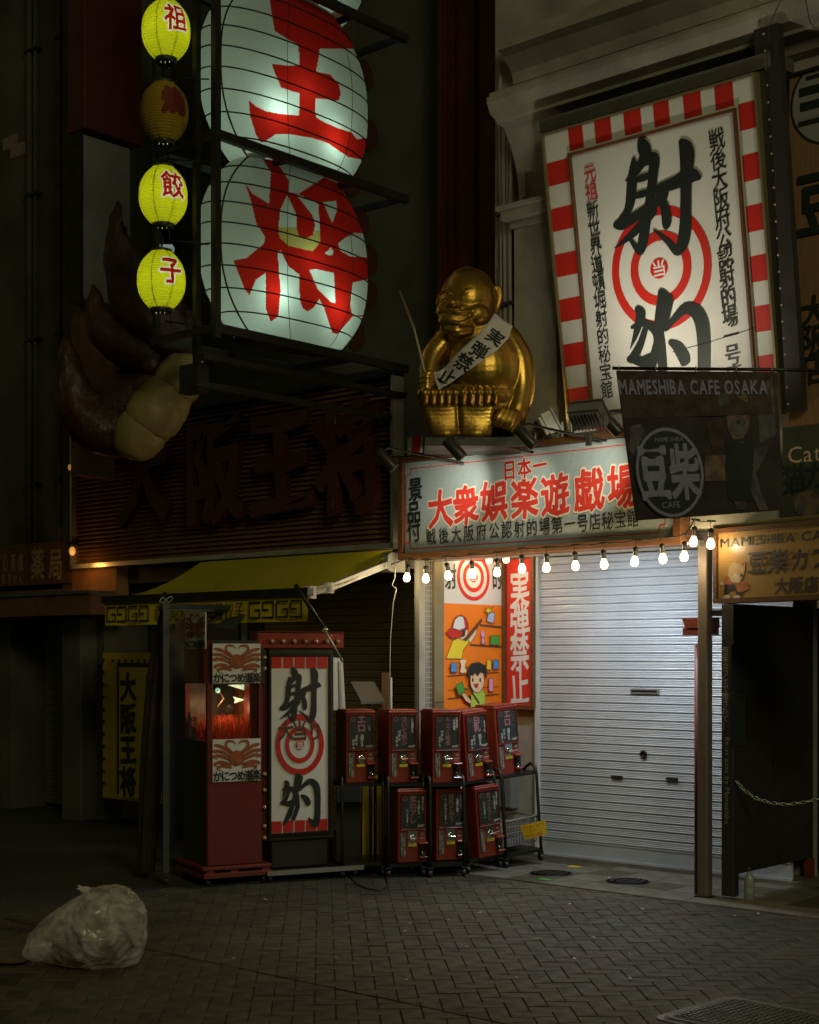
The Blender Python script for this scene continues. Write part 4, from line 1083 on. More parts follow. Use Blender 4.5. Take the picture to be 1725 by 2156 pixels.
for k, (c, vx, vy) in enumerate((('大', 300, 1000), ('阪', 450, 990), ('王', 590, 975), ('将', 735, 960))):
    p = lvf.hit(vx, vy, .12); v, f = cell(c, p[0], p[1], .78 if k < 3 else .80, .95, .055)
    bb = MB(); bb.add([(x, y, .10) for x, y in v], f); o = bb.build('raised_character', mat('dark_letter', (.055, .010, .008), .5) if k == 0 else bpy.data.materials['dark_letter'], t)
    md = o.modifiers.new('depth', 'SOLIDIFY'); md.thickness = .07; md.offset = 0
for k in range(14): x = LW*(k+.5)/14; MB().tube([(x, LHt+.03, -.02), (x, LHt+.09, -.02)], .004, seg=5).build('bird_spike', 'dark_metal', t)
# ================================================================ awning
an, zf = 2.3, None
fa = GM(2.3); pR = fa.hit(652, 1241); pL = fa.hit(224, 1263); zf = (pR[1]+pL[1])/2
fw = GM(1.12); wR = fw.hit(829, 1152); wz = wR[1]-.02
aw = thing('awning', 'yellow green fabric awning with lettered valance over the restaurant front', 'awning', B)
b = MB(); NU, NVv = 24, 10; v = []
for j in range(NVv+1):
    for i in range(NU+1):
        u, w = i/NU, j/NVv; x0 = -2.95+(wR[0]+2.95)*u; x1 = pL[0]+(pR[0]-pL[0])*u
        v.append((x0+(x1-x0)*w, wz+(zf-wz)*w-.07*math.sin(math.pi*w)*(1+.35*math.sin(u*9))+.012*math.sin(u*38)*w, 1.12+(2.3-1.12)*w))
b.add(v, [(j*(NU+1)+i, j*(NU+1)+i+1, (j+1)*(NU+1)+i+1, (j+1)*(NU+1)+i) for j in range(NVv) for i in range(NU)], smooth=True)
M['awning_cloth'] = mat_trans('awning_fabric', (.66, .58, .03), .4, .8)
b.build('canopy', 'awning_cloth', aw)
MB().box(pL[0]-.02, pR[0]+.02, zf-.04, zf+.02, 2.28, 2.34).build('front_bar', 'dark_metal', aw)
vb = fa.hit(650, 1308)[1]-zf
vf = Fr(L(0, 2.31), U)
b = MB(); N = 60; v = []
for j in range(4):
    for i in range(N+1):
        x = pL[0]+(pR[0]-pL[0]+.0)*i/N; v.append((x, zf-.04+(vb+.04)*j/3, 2.31+.012*math.sin(i*.55)*j/3))
b.add(v, [(j*(N+1)+i, j*(N+1)+i+1, (j+1)*(N+1)+i+1, (j+1)*(N+1)+i) for j in range(3) for i in range(N)], smooth=True)
b.build('valance', mat('valance', (.66, .52, .02), .7, var=.2, vs=6), aw)
art = Art(2.325, .0004); VW = pR[0]-pL[0]; yy = zf-.04+(vb+.04)*.5; hh = -vb*.52
def meander(x, w, flip):
    q = [(0, 0), (1, 0), (1, .55), (.5, .55)] if not flip else [(1, 1), (0, 1), (0, .45), (.5, .45)]
    e = [(x, yy-hh/2), (x+w, yy-hh/2), (x+w, yy+.02), (x+w*.5, yy+.02)] if not flip else [(x+w, yy+hh/2), (x, yy+hh/2), (x, yy-.02), (x+w*.5, yy-.02)]
    art.line([(x+w*.05, yy+hh/2), (x+w, yy+hh/2)] if not flip else [(x+w*.95, yy-hh/2), (x, yy-hh/2)], .014, 'ink')
    art.line([(x+w*.05, yy+hh/2), (x+w*.05, yy-hh/2), (x+w*.95, yy-hh/2), (x+w*.95, yy), (x+w*.55, yy)] if not flip else [(x+w*.95, yy-hh/2), (x+w*.95, yy+hh/2), (x+w*.05, yy+hh/2), (x+w*.05, yy), (x+w*.5, yy)], .014, 'ink')
for k in range(4): meander(pL[0]+.04+k*.145, .12, k % 2); meander(pR[0]-.62+k*.15, .125, k % 2)
for k, c in enumerate('創業昭和四十四年'): art.ch(c, pL[0]+.72+k*.105, yy, .10, hh*1.2, 'ink', .0, False)
for k, c in enumerate('元祖餃子'): art.ch(c, pR[0]-1.06+k*.115, yy, .11, hh*1.25, 'ink', .0, False)
art.build('valance_print', aw)
# folding arm
q0 = GM(1.2).hit(820, 1186); q1 = GM(2.22).hit(656, 1246); qm = GM(1.98).hit(690, 1238)
Pa, Pb, Pm = Vector((q0[0], q0[1], 1.2)), Vector((q1[0], q1[1], 2.22)), Vector((qm[0], qm[1], 1.98))
MB().bar(Pa, Pm, .05, .055).build('folding_arm', 'white_metal', aw); MB().bar(Pm, Pb, .04, .042).build('folding_arm', 'white_metal', aw)
MB().lathe([(.045, -.04), (.05, -.03), (.05, .03), (.045, .04)], Pm, 'y', 14).build('elbow', 'white_metal', aw)
b = MB(); b.cbox(Pa.x-.05, Pa.x+.06, Pa.y-.07, Pa.y+.08, 1.08, 1.26, .02); b.build('wall_bracket', 'aluminium', aw)
b = MB(); b.cbox(Pb.x-.04, Pb.x+.03, Pb.y-.05, Pb.y+.04, 2.2, 2.27, .01); b.build('end_bracket', 'white_metal', aw)
# loose pull rod hanging from the awning gear
t = thing('awning_crank', 'thin bent pale cable hanging down from the awning bracket', 'cable', B)
q = [GM(1.3).hit(x, y) for x, y in ((833, 1165), (832, 1215), (826, 1232), (835, 1240), (828, 1270), (822, 1350), (821, 1430), (823, 1492))]
MB().tube([(a, z, 1.3) for a, z in q], .004, seg=6).build('rod', 'white_wire', t)
a, z = GM(1.3).hit(822, 1432); MB().box(a-.012, a+.012, z-.3, z+.02, 1.29, 1.31).build('handle', 'white_metal', t)

# ================================================================ far-left signs
def plate(name, label, n, quad, m, d=.08):
    fr = GM(n); a0, z0 = fr.hit(*quad[0]); a1, z1 = fr.hit(*quad[1]); f2 = fr.moved(a0, z0); t = thing(name, label, 'sign', f2)
    MB().cbox(0, a1-a0, 0, z1-z0, -d, 0, .006).build('panel', m, t); return t, f2, a1-a0, z1-z0
t, f2, w_, h_ = plate('pharmacy_sign', 'dim brown shop sign with pale characters at the far left edge', .98, ((-40, 1238), (150, 1137)), 'brick_sign')
art = Art(.003, .0006)
for c, vx in (('薬', 80), ('局', 118)): p = f2.hit(vx, 1187); art.ch(c, p[0], p[1], .24, .34, 'pale_letter', .03, False)
for c, vx in zip('心斎橋', (10, 27, 43)): p = f2.hit(vx+3, 1190); art.ch(c, p[0]-.01, p[1]+.03, .10, .20, 'pale_letter', .02, False)
for c, vx in zip('処方せん', (6, 18, 30, 42)): p = f2.hit(vx+3, 1214); art.ch(c, p[0], p[1]-.02, .075, .12, 'pale_letter', .01, False)
art.build('lettering', t)
t = thing('orange_wall_lamp', 'small glowing orange lamps under the edge of the far left fascia', 'lamp', GM(1.1).moved(*GM(1.1).hit(150, 1165)))
MB().ell((.02, .02, .0), (.035, .045, .03)).build('globe', mat('amber_glass', (1, 1, 1), emit=(1, .42, .06), es=.55), t); MB().ell((-.02, .85, .0), (.02, .03, .02)).build('globe', mat('amber_small', (1, 1, 1), emit=(1, .42, .06), es=.25), t)
MB().box(-.05, .05, .08, .12, -.12, .03).build('cap', 'dark_metal', t)
lamp('lamp_light', 'POINT', GM(1.25).moved(*GM(1.25).hit(158, 1190)).o, 1.6, (1.0, .42, .08), t, .04)
t = thing('left_fascia', 'brown sloping fascia board under the orange lamps', 'fascia', B)
a0, z0 = hit(1.0, -60, 1245); a1, z1 = hit(1.0, 245, 1225)
MB().box(a0, a1, z1-.32, z1-.12, .85, 1.3).build('canopy_edge', 'brick_sign', t)
am = hit(1.0, 152, 1235)[0]; MB().box(a0, am, z1-.12, z1-.04, .85, 1.0).build('lower_board', 'brick_sign', t)
MB().box(am, a1, z1-.12, z1+.24, .85, 1.0).build('board', mat('orange_brown', (.30, .15, .06), .7, var=.3), t)
MB().box(a0, a1, z1-.12, z1-.09, 1.0, 1.33).build('lip', 'concrete', t)
# yellow restaurant pillar sign
t, f2, w_, h_ = plate('restaurant_pillar_sign', 'yellow pillar sign with black vertical characters left of the crab machine', .95, ((216, 1680), (335, 1374)), 'yellow_panel', .25)
MB().box(w_*.28, w_*1.0, .06, h_-.10, .0, .012).build('dark_border', 'ink', t)
MB().box(w_*.34, w_*.98, .03, h_-.14, .012, .024).build('face', 'yellow_sign', t)
art = Art(.026, .0006)
for k, c in enumerate('大阪王将'): art.ch(c, w_*.50, h_-.33-k*.302, .25, .29, 'ink', .06)
for k, c in enumerate('餃子・中華料理'): art.ch(c, w_*.86, h_-.26-k*.16, .09, .13, 'brown_print', -.005)
for k in range(12): art.disc(w_*.08, .15+k*.12, .02, .022, 'ink', 6)
for k in range(6): art.disc(w_*.25+k*.1, h_-.08, .02, .022, 'ink', 6)
art.build('lettering', t)
# ================================================================ gold statue
SY = 10.55; ks = SY/F
stf = front(CAM+ray(1000, 930)*SY)
def sp(x, y, z=0): return Vector(((x-1000)*ks, (930-y)*ks, z*ks))
st_ = thing('gold_statue', 'shiny gold laughing seated figure wearing a white sash above the fascia sign', 'statue', stf)
b = MB()
def E(x, y, z, rx, ry, rz, ang=0): b.ell(sp(x, y, z), (rx*ks, ry*ks, rz*ks), seg=28, rings=20, rot=Matrix.Rotation(math.radians(ang), 3, 'Z'))
def T(pts, sub=5, seg=20):
    P = [np.array(p, float) for p in pts]; out = []
    for i in range(len(P)-1):
        a, b_, c, d = P[max(i-1, 0)], P[i], P[i+1], P[min(i+2, len(P)-1)]
        for k in range(sub):
            u = k/sub; out.append(.5*((2*b_)+(c-a)*u+(2*a-5*b_+4*c-d)*u*u+(3*b_-a-3*c+d)*u**3))
    out.append(P[-1]); b.tube([sp(p[0], p[1], p[2]) for p in out], [p[3]*ks for p in out], seg=seg)
    for p in (out[0], out[-1]): b.ell(sp(p[0], p[1], p[2]), (p[3]*ks,)*3, seg=14, rings=10)
E(1020, 780, 0, 84, 92, 70); E(1005, 715, -8, 74, 66, 58); E(1050, 850, -10, 62, 75, 60); E(1000, 880, -20, 110, 50, 50)
E(985, 635, 5, 60, 66, 58); E(978, 672, 14, 52, 46, 50, 10); E(990, 610, 0, 50, 44, 50); E(1000, 700, 0, 40, 30, 40)
# head features
E(1002, 672, 42, 26, 24, 24, -15); E(934, 664, 40, 16, 18, 22)          # cheeks
E(958, 684, 50, 36, 22, 22, 6)                                     # muzzle
E(951, 655, 66, 12, 11, 13); E(941, 659, 60, 7, 6, 8); E(962, 660, 62, 8, 6, 8)
T([(925, 674, 48, 3), (945, 692, 68, 3.4), (968, 697, 74, 3.6), (992, 684, 66, 3.4), (998, 670, 58, 2.5)])   # lower lip
T([(923, 668, 46, 2.5), (935, 668, 60, 3.5), (960, 674, 72, 4), (985, 670, 66, 3.5), (1000, 664, 52, 2.5)])   # upper lip
T([(934, 700, 50, 8), (958, 710, 60, 12), (985, 706, 52, 10)])          # chin
T([(966, 642, 56, 3), (978, 630, 60, 4.5), (995, 625, 56, 4.5), (1008, 634, 48, 3)]); T([(970, 650, 56, 3), (986, 643, 58, 3.5), (1004, 645, 50, 2.5)])
T([(924, 634, 44, 2.5), (934, 625, 50, 4), (946, 632, 56, 3.5)]); T([(925, 646, 44, 2.5), (936, 641, 52, 3), (946, 645, 56, 2.5)])
T([(1010, 646, 40, 5), (1018, 672, 40, 7), (1008, 700, 40, 8)])           # smile fold
E(1042, 630, -4, 9, 26, 15, -6); T([(1036, 608, 2, 4), (1050, 606, 2, 5), (1054, 625, 2, 5), (1048, 648, 2, 5), (1040, 662, 2, 6)]); T([(1036, 622, 6, 3), (1043, 625, 8, 3), (1040, 642, 8, 3)])
T([(926, 622, -10, 6), (922, 636, -10, 5)])
T([(960, 585, 18, 10), (985, 575, 5, 14), (1010, 585, -5, 12)])
# arms
T([(1066, 712, 0, 30), (1092, 760, 8, 30), (1097, 820, 14, 28), (1088, 868, 30, 24)]); E(1072, 890, 48, 24, 18, 20, 25)
for k in range(4): T([(1082-k*9, 880-k*3, 60, 7), (1074-k*10, 900-k*3, 66, 6.5), (1064-k*9, 912-k*3, 60, 5)])
T([(940, 715, 0, 26), (914, 750, 10, 24), (903, 790, 26, 20), (900, 812, 36, 17)]); E(899, 820, 44, 17, 19, 18)
for k in range(4): T([(888, 806+k*9.5, 58, 5.6), (900, 806+k*9.5, 64, 6), (913, 808+k*9, 52, 5.2)])
T([(912, 800, 52, 6), (904, 797, 62, 6), (894, 800, 62, 5)])
# legs and the two soles turned forward, toes up
for x0, x1, xb0, xb1, z in ((888, 960, 912, 962, 62), (966, 1042, 972, 1028, 66)):
    v = [sp(x0, 850, z), sp(x1, 850, z), sp(xb1, 925, z-4), sp(xb0, 925, z-4)]
    w = [sp(x0+5, 850, z-60), sp(x1, 850, z-60), sp(xb1, 925, z-60), sp(xb0, 925, z-60)]
    for j in range(9):
        u = j/8; xa_, xb_ = x0+(xb0-x0)*u+8, x1+(xb1-x1)*u-8; yy_ = 852+68*u
        T([(xa_, yy_, z-22, 14), ((xa_+xb_)/2, yy_+1, z-16-6*math.sin(u*3), 15), (xb_, yy_, z-22, 14)], 3, 14)
    for k in range(5):
        x = x0+6+(x1-x0-10)*k/4; T([(x, 856, z-2, 7.5), (x+.5, 838, z+6, 8), (x, 832, z-6, 6)])
T([(890, 838, 40, 14), (960, 828, 40, 16), (1040, 836, 40, 18), (1075, 860, 10, 30)])
o = b.build('figure', 'gold', st_)
md = o.modifiers.new('skin', 'REMESH'); md.mode = 'VOXEL'; md.voxel_size = .0075; md.use_smooth_shade = True
md = o.modifiers.new('soft', 'SMOOTH'); md.factor = .5; md.iterations = 3
bpy.context.view_layer.update(); dg = bpy.context.evaluated_depsgraph_get()
me = bpy.data.meshes.new_from_object(o.evaluated_get(dg)); o.modifiers.clear(); o.data = me
bvh = BVHTree.FromPolygons([v.co for v in me.vertices], [tuple(p.vertices) for p in me.polygons])
def onbody(x, y, off):
    h = bvh.ray_cast(Vector((x, y, 2)), Vector((0, 0, -1)))
    z = h[0].z if h[0] is not None else 0.0
    return z+off
def sm(x, y, off):
    r = .03; return max(onbody(x, y, off), .6*onbody(x, y, off)+.1*sum(onbody(x+a*r, y+c*r, off) for a, c in ((1, 0), (-1, 0), (0, 1), (0, -1))))
E0 = [(1040, 664), (1030, 685), (1005, 715), (975, 742), (945, 770), (925, 787), (913, 795)]
E1 = [(1078, 690), (1068, 722), (1042, 752), (1005, 780), (965, 804), (938, 822), (922, 834)]
NS = 36; NW = 8; v = []
def lerpl(pl, u):
    k = u*(len(pl)-1); i = min(int(k), len(pl)-2); f = k-i; return (pl[i][0]*(1-f)+pl[i+1][0]*f, pl[i][1]*(1-f)+pl[i+1][1]*f)
for i in range(NS+1):
    p, q = lerpl(E0, i/NS), lerpl(E1, i/NS)
    for j in range(NW+1):
        x, y = p[0]+(q[0]-p[0])*j/NW, p[1]+(q[1]-p[1])*j/NW; s = sp(x, y); v.append((s.x, s.y, sm(s.x, s.y, .012)))
# relax the cloth
vv = np.array(v).reshape(NS+1, NW+1, 3)
for it_ in range(8):
    z = vv[:, :, 2].copy(); zz = z.copy(); zz[1:-1, :] = np.maximum(z[1:-1, :], (z[:-2, :]+z[2:, :])/2); zz[:, 1:-1] = .5*zz[:, 1:-1]+.25*(zz[:, :-2]+zz[:, 2:])
    vv[:, :, 2] = np.maximum(zz, z-.004)
b = MB(); b.add([tuple(p) for p in vv.reshape(-1, 3)], [(i*(NW+1)+j, (i+1)*(NW+1)+j, (i+1)*(NW+1)+j+1, i*(NW+1)+j+1) for i in range(NS) for j in range(NW)], smooth=True)
sa = b.build('cloth_band', 'sash', None, fix=True); sa.name = 'sash'
sa.matrix_world = stf.m(); tag(sa, 'white sash with black brush characters across the gold statue', 'sash')
md = sa.modifiers.new('cloth', 'SOLIDIFY'); md.thickness = .006; md.offset = 0
sbv = BVHTree.FromPolygons([Vector(p) for p in vv.reshape(-1, 3)], [(i*(NW+1)+j, (i+1)*(NW+1)+j, (i+1)*(NW+1)+j+1, i*(NW+1)+j+1) for i in range(NS) for j in range(NW)])
def onsash(x, y, z):
    h = sbv.ray_cast(Vector((x, y, 3)), Vector((0, 0, -1))); return (x, y, (h[0].z if h[0] is not None else onbody(x, y, .01))+z)
art = Art(.006, .0003, onsash)
for c, x, y in zip('実弾禁止', (1040, 1006, 975, 942), (722, 752, 775, 800)):
    p = sp(x, y); art.ch(c, p.x, p.y, .125, .125, 'ink', .045, True, math.radians(-38))
o = art.build('brush_characters', sa)
ro = thing('statue_rod', 'long thin rod rising from the gold statue hand', 'rod', stf)
MB().tube([sp(906, 835, 52), sp(893, 790, 52), sp(872, 700, 40), sp(842, 618, 30)], [.013, .012, .010, .006], seg=10).build('rod', 'brass', ro)
b = MB(); p = sp(1000, 930); b.box(p.x-.36, p.x+.34, -.06, -.0, -.25, .22)
pt = thing('statue_plinth', 'flat dark plinth carrying the gold statue behind the sign top', 'plinth', stf); b.build('slab', 'dark_metal', pt)
q0 = GM(1.15).hit(858, 962); q1 = GM(1.15).hit(889, 922)
t = thing('striped_cloth', 'short red and white striped cloth end left of the gold statue', 'cloth', GM(1.15).moved(*q0))
w_, h_ = q1[0]-q0[0], q1[1]-q0[1]+.02
MB().box(0, w_, 0, h_, -.01, 0).build('cloth', 'white_print', t); art = Art(.002); art.poly([(w_*.25, 0), (w_*.85, 0), (w_*.95, h_), (w_*.35, h_)], 'red_bright'); art.build('stripe', t)

# ================================================================ string of bulbs
def bulb_proto(label, loc, sc=1.0):
    t = thing('light_bulb', label, 'light bulb', front(loc), 'bare bulbs on the black light string')
    MB().lathe([(.004, -.092), (.016, -.089), (.025, -.077), (.0275, -.063), (.025, -.049), (.017, -.031), (.012, -.018), (.011, -.008)], seg=20).build('glass', 'bulb_glass', t)
    lamp('bulb_lamp', 'POINT', loc-Z*.066, 2.1, (1.0, .78, .44), t, .02)
    MB().lathe([(.013, -.022), (.018, -.018), (.016, .012), (.019, .014), (.019, .034), (.010, .040), (.004, .044)], seg=14).build('socket', 'black_plastic', t)
    MB().tube([(0, .04, 0), (-.006, .065, 0), (0, .085, 0)], .0025, seg=6).build('lead', 'wire', t)
    MB().box(-.028, .028, .082, .094, -.008, .008).build('clip', 'black_plastic', t)
    return t
names = ['leftmost bulb hanging in front of the dark shutter', 'second bulb from the left in front of the mesh column', 'bulb in front of the left small character of the orange poster',
 'bulb in front of the poster target', 'bulb in front of the right edge of the orange poster', 'bulb above the top character of the red banner', 'bulb over the left edge of the silvery shutter',
 'second bulb over the silvery shutter', 'third bulb over the silvery shutter', 'fourth bulb over the silvery shutter', 'fifth bulb over the silvery shutter beside the dark fitting', 'last bulb under the right end of the fascia sign',
 'bulb just left of the steel post top', 'bulb just right of the steel post top']
bp = [(859, 1200), (897, 1202), (942, 1196), (994, 1192), (1047, 1188), (1099, 1180), (1151, 1178), (1211, 1174), (1271, 1170), (1338, 1164), (1395, 1158), (1442, 1153), (1462, 1122), (1497, 1126)]
clips = []
pr = None
for (vx, vy), lab in zip(bp, names):
    n_ = 1.30 if vx < 1450 else 1.25
    fr = GM(n_) if vx < 1480 else front((0, 9.42, 0)); a, z = fr.hit(vx, vy); p = fr.at(a, z)
    if pr is None: t = pr = bulb_proto(lab, p)
    else: t = copy_tree(pr)
    t.matrix_world = Matrix.Translation(p) @ Matrix.Rotation(random.uniform(-.15, .15), 4, 'Y') @ front((0, 0, 0)).m().to_3x3().to_4x4()
    t['label'] = lab; clips.append(p+Z*.09)
cb_ = thing('light_string_cable', 'black cable of the light string under the fascia sign', 'cable', Fr((0, 0, 0), X))
fm = cb_.matrix_world
pts = []
for p, q in zip(clips[:-1], clips[1:]):
    for k in range(6): u = k/6; pts.append(p.lerp(q, u)-Z*.012*math.sin(math.pi*u))
pts.append(clips[-1]); start = L(-.50, 1.28, 2.36)
iv = Fr((0, 0, 0), X).m().inverted()
MB().tube([iv @ p for p in [start]+pts], .0045, seg=6).build('cable', 'wire', cb_)
for (vx, vy, n_, lab) in ((889, 1190, .9, 'small bulb deeper in the recess above the tan column'), (980, 1183, .5, 'small bulb deeper in the recess above the poster target'), (1030, 1181, .45, 'small bulb deeper in the recess above the poster edge'), (1066, 1180, .4, 'small bulb deeper in the recess above the red banner')):
    a, z = GM(n_).hit(vx, vy); t = copy_tree(pr); t.matrix_world = Matrix.Translation(GM(n_).at(a, z+.07)) @ front((0, 0, 0)).m().to_3x3().to_4x4(); t['label'] = lab; t['group'] = 'bulbs deeper in the recess'
# fluorescent fitting lighting the shutter
a, z = GM(.75).hit(1395, 1150)
t = thing('ceiling_light', 'dark ceiling light fitting above the right part of the silvery shutter', 'light fitting', GM(.75).moved(a, 2.44))
MB().add([(-.20, .055, -.08), (.20, .055, -.08), (.20, .055, .08), (-.20, .055, .08), (-.15, -.03, -.05), (.15, -.03, -.05), (.15, -.03, .05), (-.15, -.03, .05)], [(0, 1, 2, 3), (7, 6, 5, 4), (0, 4, 5, 1), (1, 5, 6, 2), (2, 6, 7, 3), (3, 7, 4, 0)]).build('housing', 'dark_metal', t, fix=True)
t = thing('tube_light', 'white fluorescent tube fixed under the recess ceiling behind the sign', 'light fitting', GM(.80).moved(1.15, 2.458))
MB().box(-.62, .62, .0, .04, -.03, .03).build('fitting', 'white_metal', t); MB().tube([(-.6, -.018, 0), (.6, -.018, 0)], .013, seg=10).build('tube', 'tube_emit', t)
lamp('tube_lamp', 'AREA', L(1.15, .80, 2.43), 36, (.78, .90, 1.0), t, 1.2, aim=L(1.15, .30, 0), sizey=.06)
cj = thing('cable_knot', 'tangle of black cable tied at the top of the steel post', 'cable', front(GM(1.0).moved(*GM(1.0).hit(1482, 1110)).o))
rnd = random.Random(3)
for k in range(5):
    MB().tube([(rnd.uniform(-.07, .09), rnd.uniform(-.05, .06), rnd.uniform(-.02, .07)) for _ in range(7)], .006, seg=6).build('cable_loop', 'wire', cj)

# ================================================================ steel post, torii, cafe panel, cafe sign
t = thing('steel_post', 'square tan steel post standing at the right of the silvery shutter', 'post', Fr(Vector((ground(1478, 1890).x, ground(1478, 1890).y, 0)), U))
gp = G.m().inverted() @ ground(1478, 1892); PS, PN = gp.x, -gp.y
MB().cbox(-.035, .04, 0, 2.58, -.07, .0, .006).build('shaft', 'steel_post', t); MB().box(-.05, .055, 0, .012, -.09, .02).build('foot_plate', 'dark_metal', t)
g0 = ground(1466, 1884); gl = G.m().inverted() @ g0
tf = Fr(Vector((g0.x, g0.y, 0)), U)
t = thing('torii_frame', 'small red torii style gate frame behind the steel post', 'gate', tf)
MB().tube([(0, 0, -.03), (0, 1.73, -.03)], .028, seg=4).build('leg', 'torii_red', t)
z0 = tf.hit(1470, 1337)[1]; z1 = tf.hit(1470, 1322)[1]; z2 = tf.hit(1470, 1301)[1]; xa = tf.hit(1440, 1320)[0]
xe = tf.hit(1503, 1320)[0]
MB().box(xa, xe, z0, z1, -.07, .015).build('lower_beam', 'torii_red', t)
MB().add([(xa+.03, z1, -.08), (xe, z1, -.08), (xe, z2, -.08), (xa-.0, z2, -.08), (xa+.03, z1, .03), (xe, z1, .03), (xe, z2, .03), (xa-.0, z2, .03)], [(3, 2, 1, 0), (4, 5, 6, 7), (0, 1, 5, 4), (1, 2, 6, 5), (2, 3, 7, 6), (3, 0, 4, 7)]).build('top_beam', 'torii_red', t, fix=True)
# dark partition: narrow face to the street, wide face into the building
g0 = ground(1519, 1892); gl = G.m().inverted() @ g0; f3 = Fr(Vector((g0.x, g0.y, 0)), U)
t = thing('cafe_partition', 'black board partition with vertical pale lettering on its narrow end', 'partition', f3)
zt = f3.hit(1515, 1272)[1]; w_ = f3.hit(1545, 1600)[0]
MB().cbox(0, w_, 0.02, zt, -.07, .0, .004).build('end_board', 'black_plastic', t)
MB().box(w_-.03, w_, .17, zt, -2.4, -.07).build('side_board', 'black_plastic', t)
MB().box(w_-.028, w_-.002, .0, .17, -2.4, -2.3).build('foot', 'torii_red', t); MB().box(w_-.03, w_+.02, .0, .17, -1.15, -1.08).build('foot', 'torii_red', t)
MB().bar((-.10, zt-.06, -.03), (0, zt-.06, -.03), .04, .06).build('bracket', 'black_metal', t)
art = Art(.003, .0004); yb = f3.hit(1515, 1365)[1]; ye = f3.hit(1520, 1540)[1]
for k, c in enumerate('豆柴カフェで癒されて！'): art.ch(c, w_*.36, yb-(yb-ye)*(k+.3)/11, .052, .056, 'grey_letter', .01, False)
y1_ = f3.hit(1520, 1552)[1]; y2_ = f3.hit(1520, 1735)[1]
art.text('Be at ease by Mameshiba', w_*.36, y1_, .052, 'grey_letter', 0, rot=-math.pi/2, width=y1_-y2_)
art.build('lettering', t)
# faint posters on the wide face
sf = Fr(f3.at(w_, 0, -.07), IN); 
t2 = thing('dark_cafe_posters', 'barely visible grey posters on the dark partition side', 'poster', sf)
art = Art(.004, .0005)
def c33(x, y): return sf.hit((2600+x*.649)/1.9, (2300+y*.649)/1.9)
def pr_(x0, y0, x1, y1, m): a = c33(x0, y0); b_ = c33(x1, y1); art.rect(a[0], b_[1], b_[0], a[1], m)
M['dim_blue'] = mat('dim_blue', (.030, .038, .042), .6, var=.4, vs=12); M['dim_brown'] = mat('dim_brown', (.03, .022, .015), .6, var=.4)
pr_(500, 430, 690, 705, 'dim_blue'); pr_(505, 730, 585, 1050, 'dim_blue'); pr_(600, 735, 760, 1000, 'dim_brown'); pr_(760, 1060, 850, 1170, 'dim_brown')
a = c33(640, 560); art.ring(a[0], a[1], .07, .09, .75, 'ink')
art.build('prints', t2)
# chain
pts = [(1547, 1640), (1565, 1662), (1590, 1680), (1620, 1690), (1655, 1694), (1690, 1690), (1745, 1678), (1800, 1660)]
cw = [CAM+ray(x, y)*(9.95-.3*(x-1547)/180) for x, y in pts]
ch = thing('chain', 'pale metal chain hanging across the dark cafe entrance', 'chain', Fr(cw[0], X)); iv = Fr(cw[0], X).m().inverted()
ln = []; 
for p, q in zip(cw[:-1], cw[1:]): ln += [p.lerp(q, k/20) for k in range(20)]
acc = 0; lastp = ln[0]; k = 0
linkme = None
lk = MB(); lk.tube([(.019*math.cos(a)+.0, .010*math.sin(a), 0) for a in np.linspace(0, 2*math.pi, 13)[:-1]], .0035, seg=6, closed=True); lkm = lk.mesh('chain_link', M['aluminium'])
for p in ln[1:]:
    if (p-lastp).length > .030:
        d = (p-lastp).normalized(); o = link(bpy.data.objects.new('chain_link', lkm), ch)
        mw = d.to_track_quat('X', 'Z').to_matrix().to_4x4() @ Matrix.Rotation(math.pi/2*(k % 2)+.3, 4, 'X'); mw.translation = p
        o.matrix_local = iv @ mw; lastp = p; k += 1
# cafe sign
c0 = CAM+ray(1506, 1271)*9.55
cdir = Vector((.56, -.83, 0)).normalized()
fS = Fr(c0, cdir); cw1 = fS.hit(1725, 1252); zt = (fS.hit(1505, 1122)[1]+fS.hit(1725, 1085)[1])/2
t = thing('cafe_sign', 'brown lit cafe sign with black lettering and a small dog picture', 'sign', fS)
SWd = 1.5
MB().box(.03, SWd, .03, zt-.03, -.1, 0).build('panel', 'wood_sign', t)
b = MB(); b.box(0, SWd, 0, .03, -.12, .02); b.box(0, SWd, zt-.03, zt, -.12, .02); b.box(0, .03, .03, zt-.03, -.12, .02); b.build('frame', 'wood_frame', t)
MB().box(-.02, .9, zt+.005, zt+.03, -.5, .0).build('top_cover', 'brass', t)
def s2_(x, y): return fS.hit((2750+x*.3711)/1.9, (1700+y*.3711)/1.9)
art = Art(.003, .0005)
a = s2_(360, 1322); e = s2_(1130, 1262); hh = s2_(360, 1225)[1]-a[1]
art.text('MAMESHIBA CAFE', a[0], a[1], hh*1.38, 'ink', .015, width=(e[0]-a[0])*1.62)
for c, x, y, w1, h1 in (('豆', 762, 1480, 215, 245), ('柴', 995, 1465, 215, 245), ('カ', 1235, 1445, 200, 240), ('フ', 1450, 1425, 200, 240)):
    p = s2_(x, y); q = s2_(x+w1, y); r = s2_(x, y-h1); art.ch(c, p[0], p[1], q[0]-p[0], (r[1]-p[1])*1.05, 'ink', .045, False)
for c, x, y in (('大', 1035, 1735), ('阪', 1195, 1725), ('店', 1360, 1712)):
    p = s2_(x, y); q = s2_(x+160, y); r = s2_(x, y-185); art.ch(c, p[0], p[1], q[0]-p[0], (r[1]-p[1]), 'ink', .04, False)
art.build('lettering', t)
art = Art(.003, .0005)
def PS(pts): return [s2_(x, y) for x, y in pts]
M['dog_tan'] = mat('dog_tan', (.52, .36, .18), .6, var=.2, vs=30); M['dog_pale'] = mat('dog_pale', (.62, .55, .42), .6, var=.2, vs=30); M['dog_coat'] = mat('dog_coat', (.46, .14, .05), .6, var=.4, vs=40)
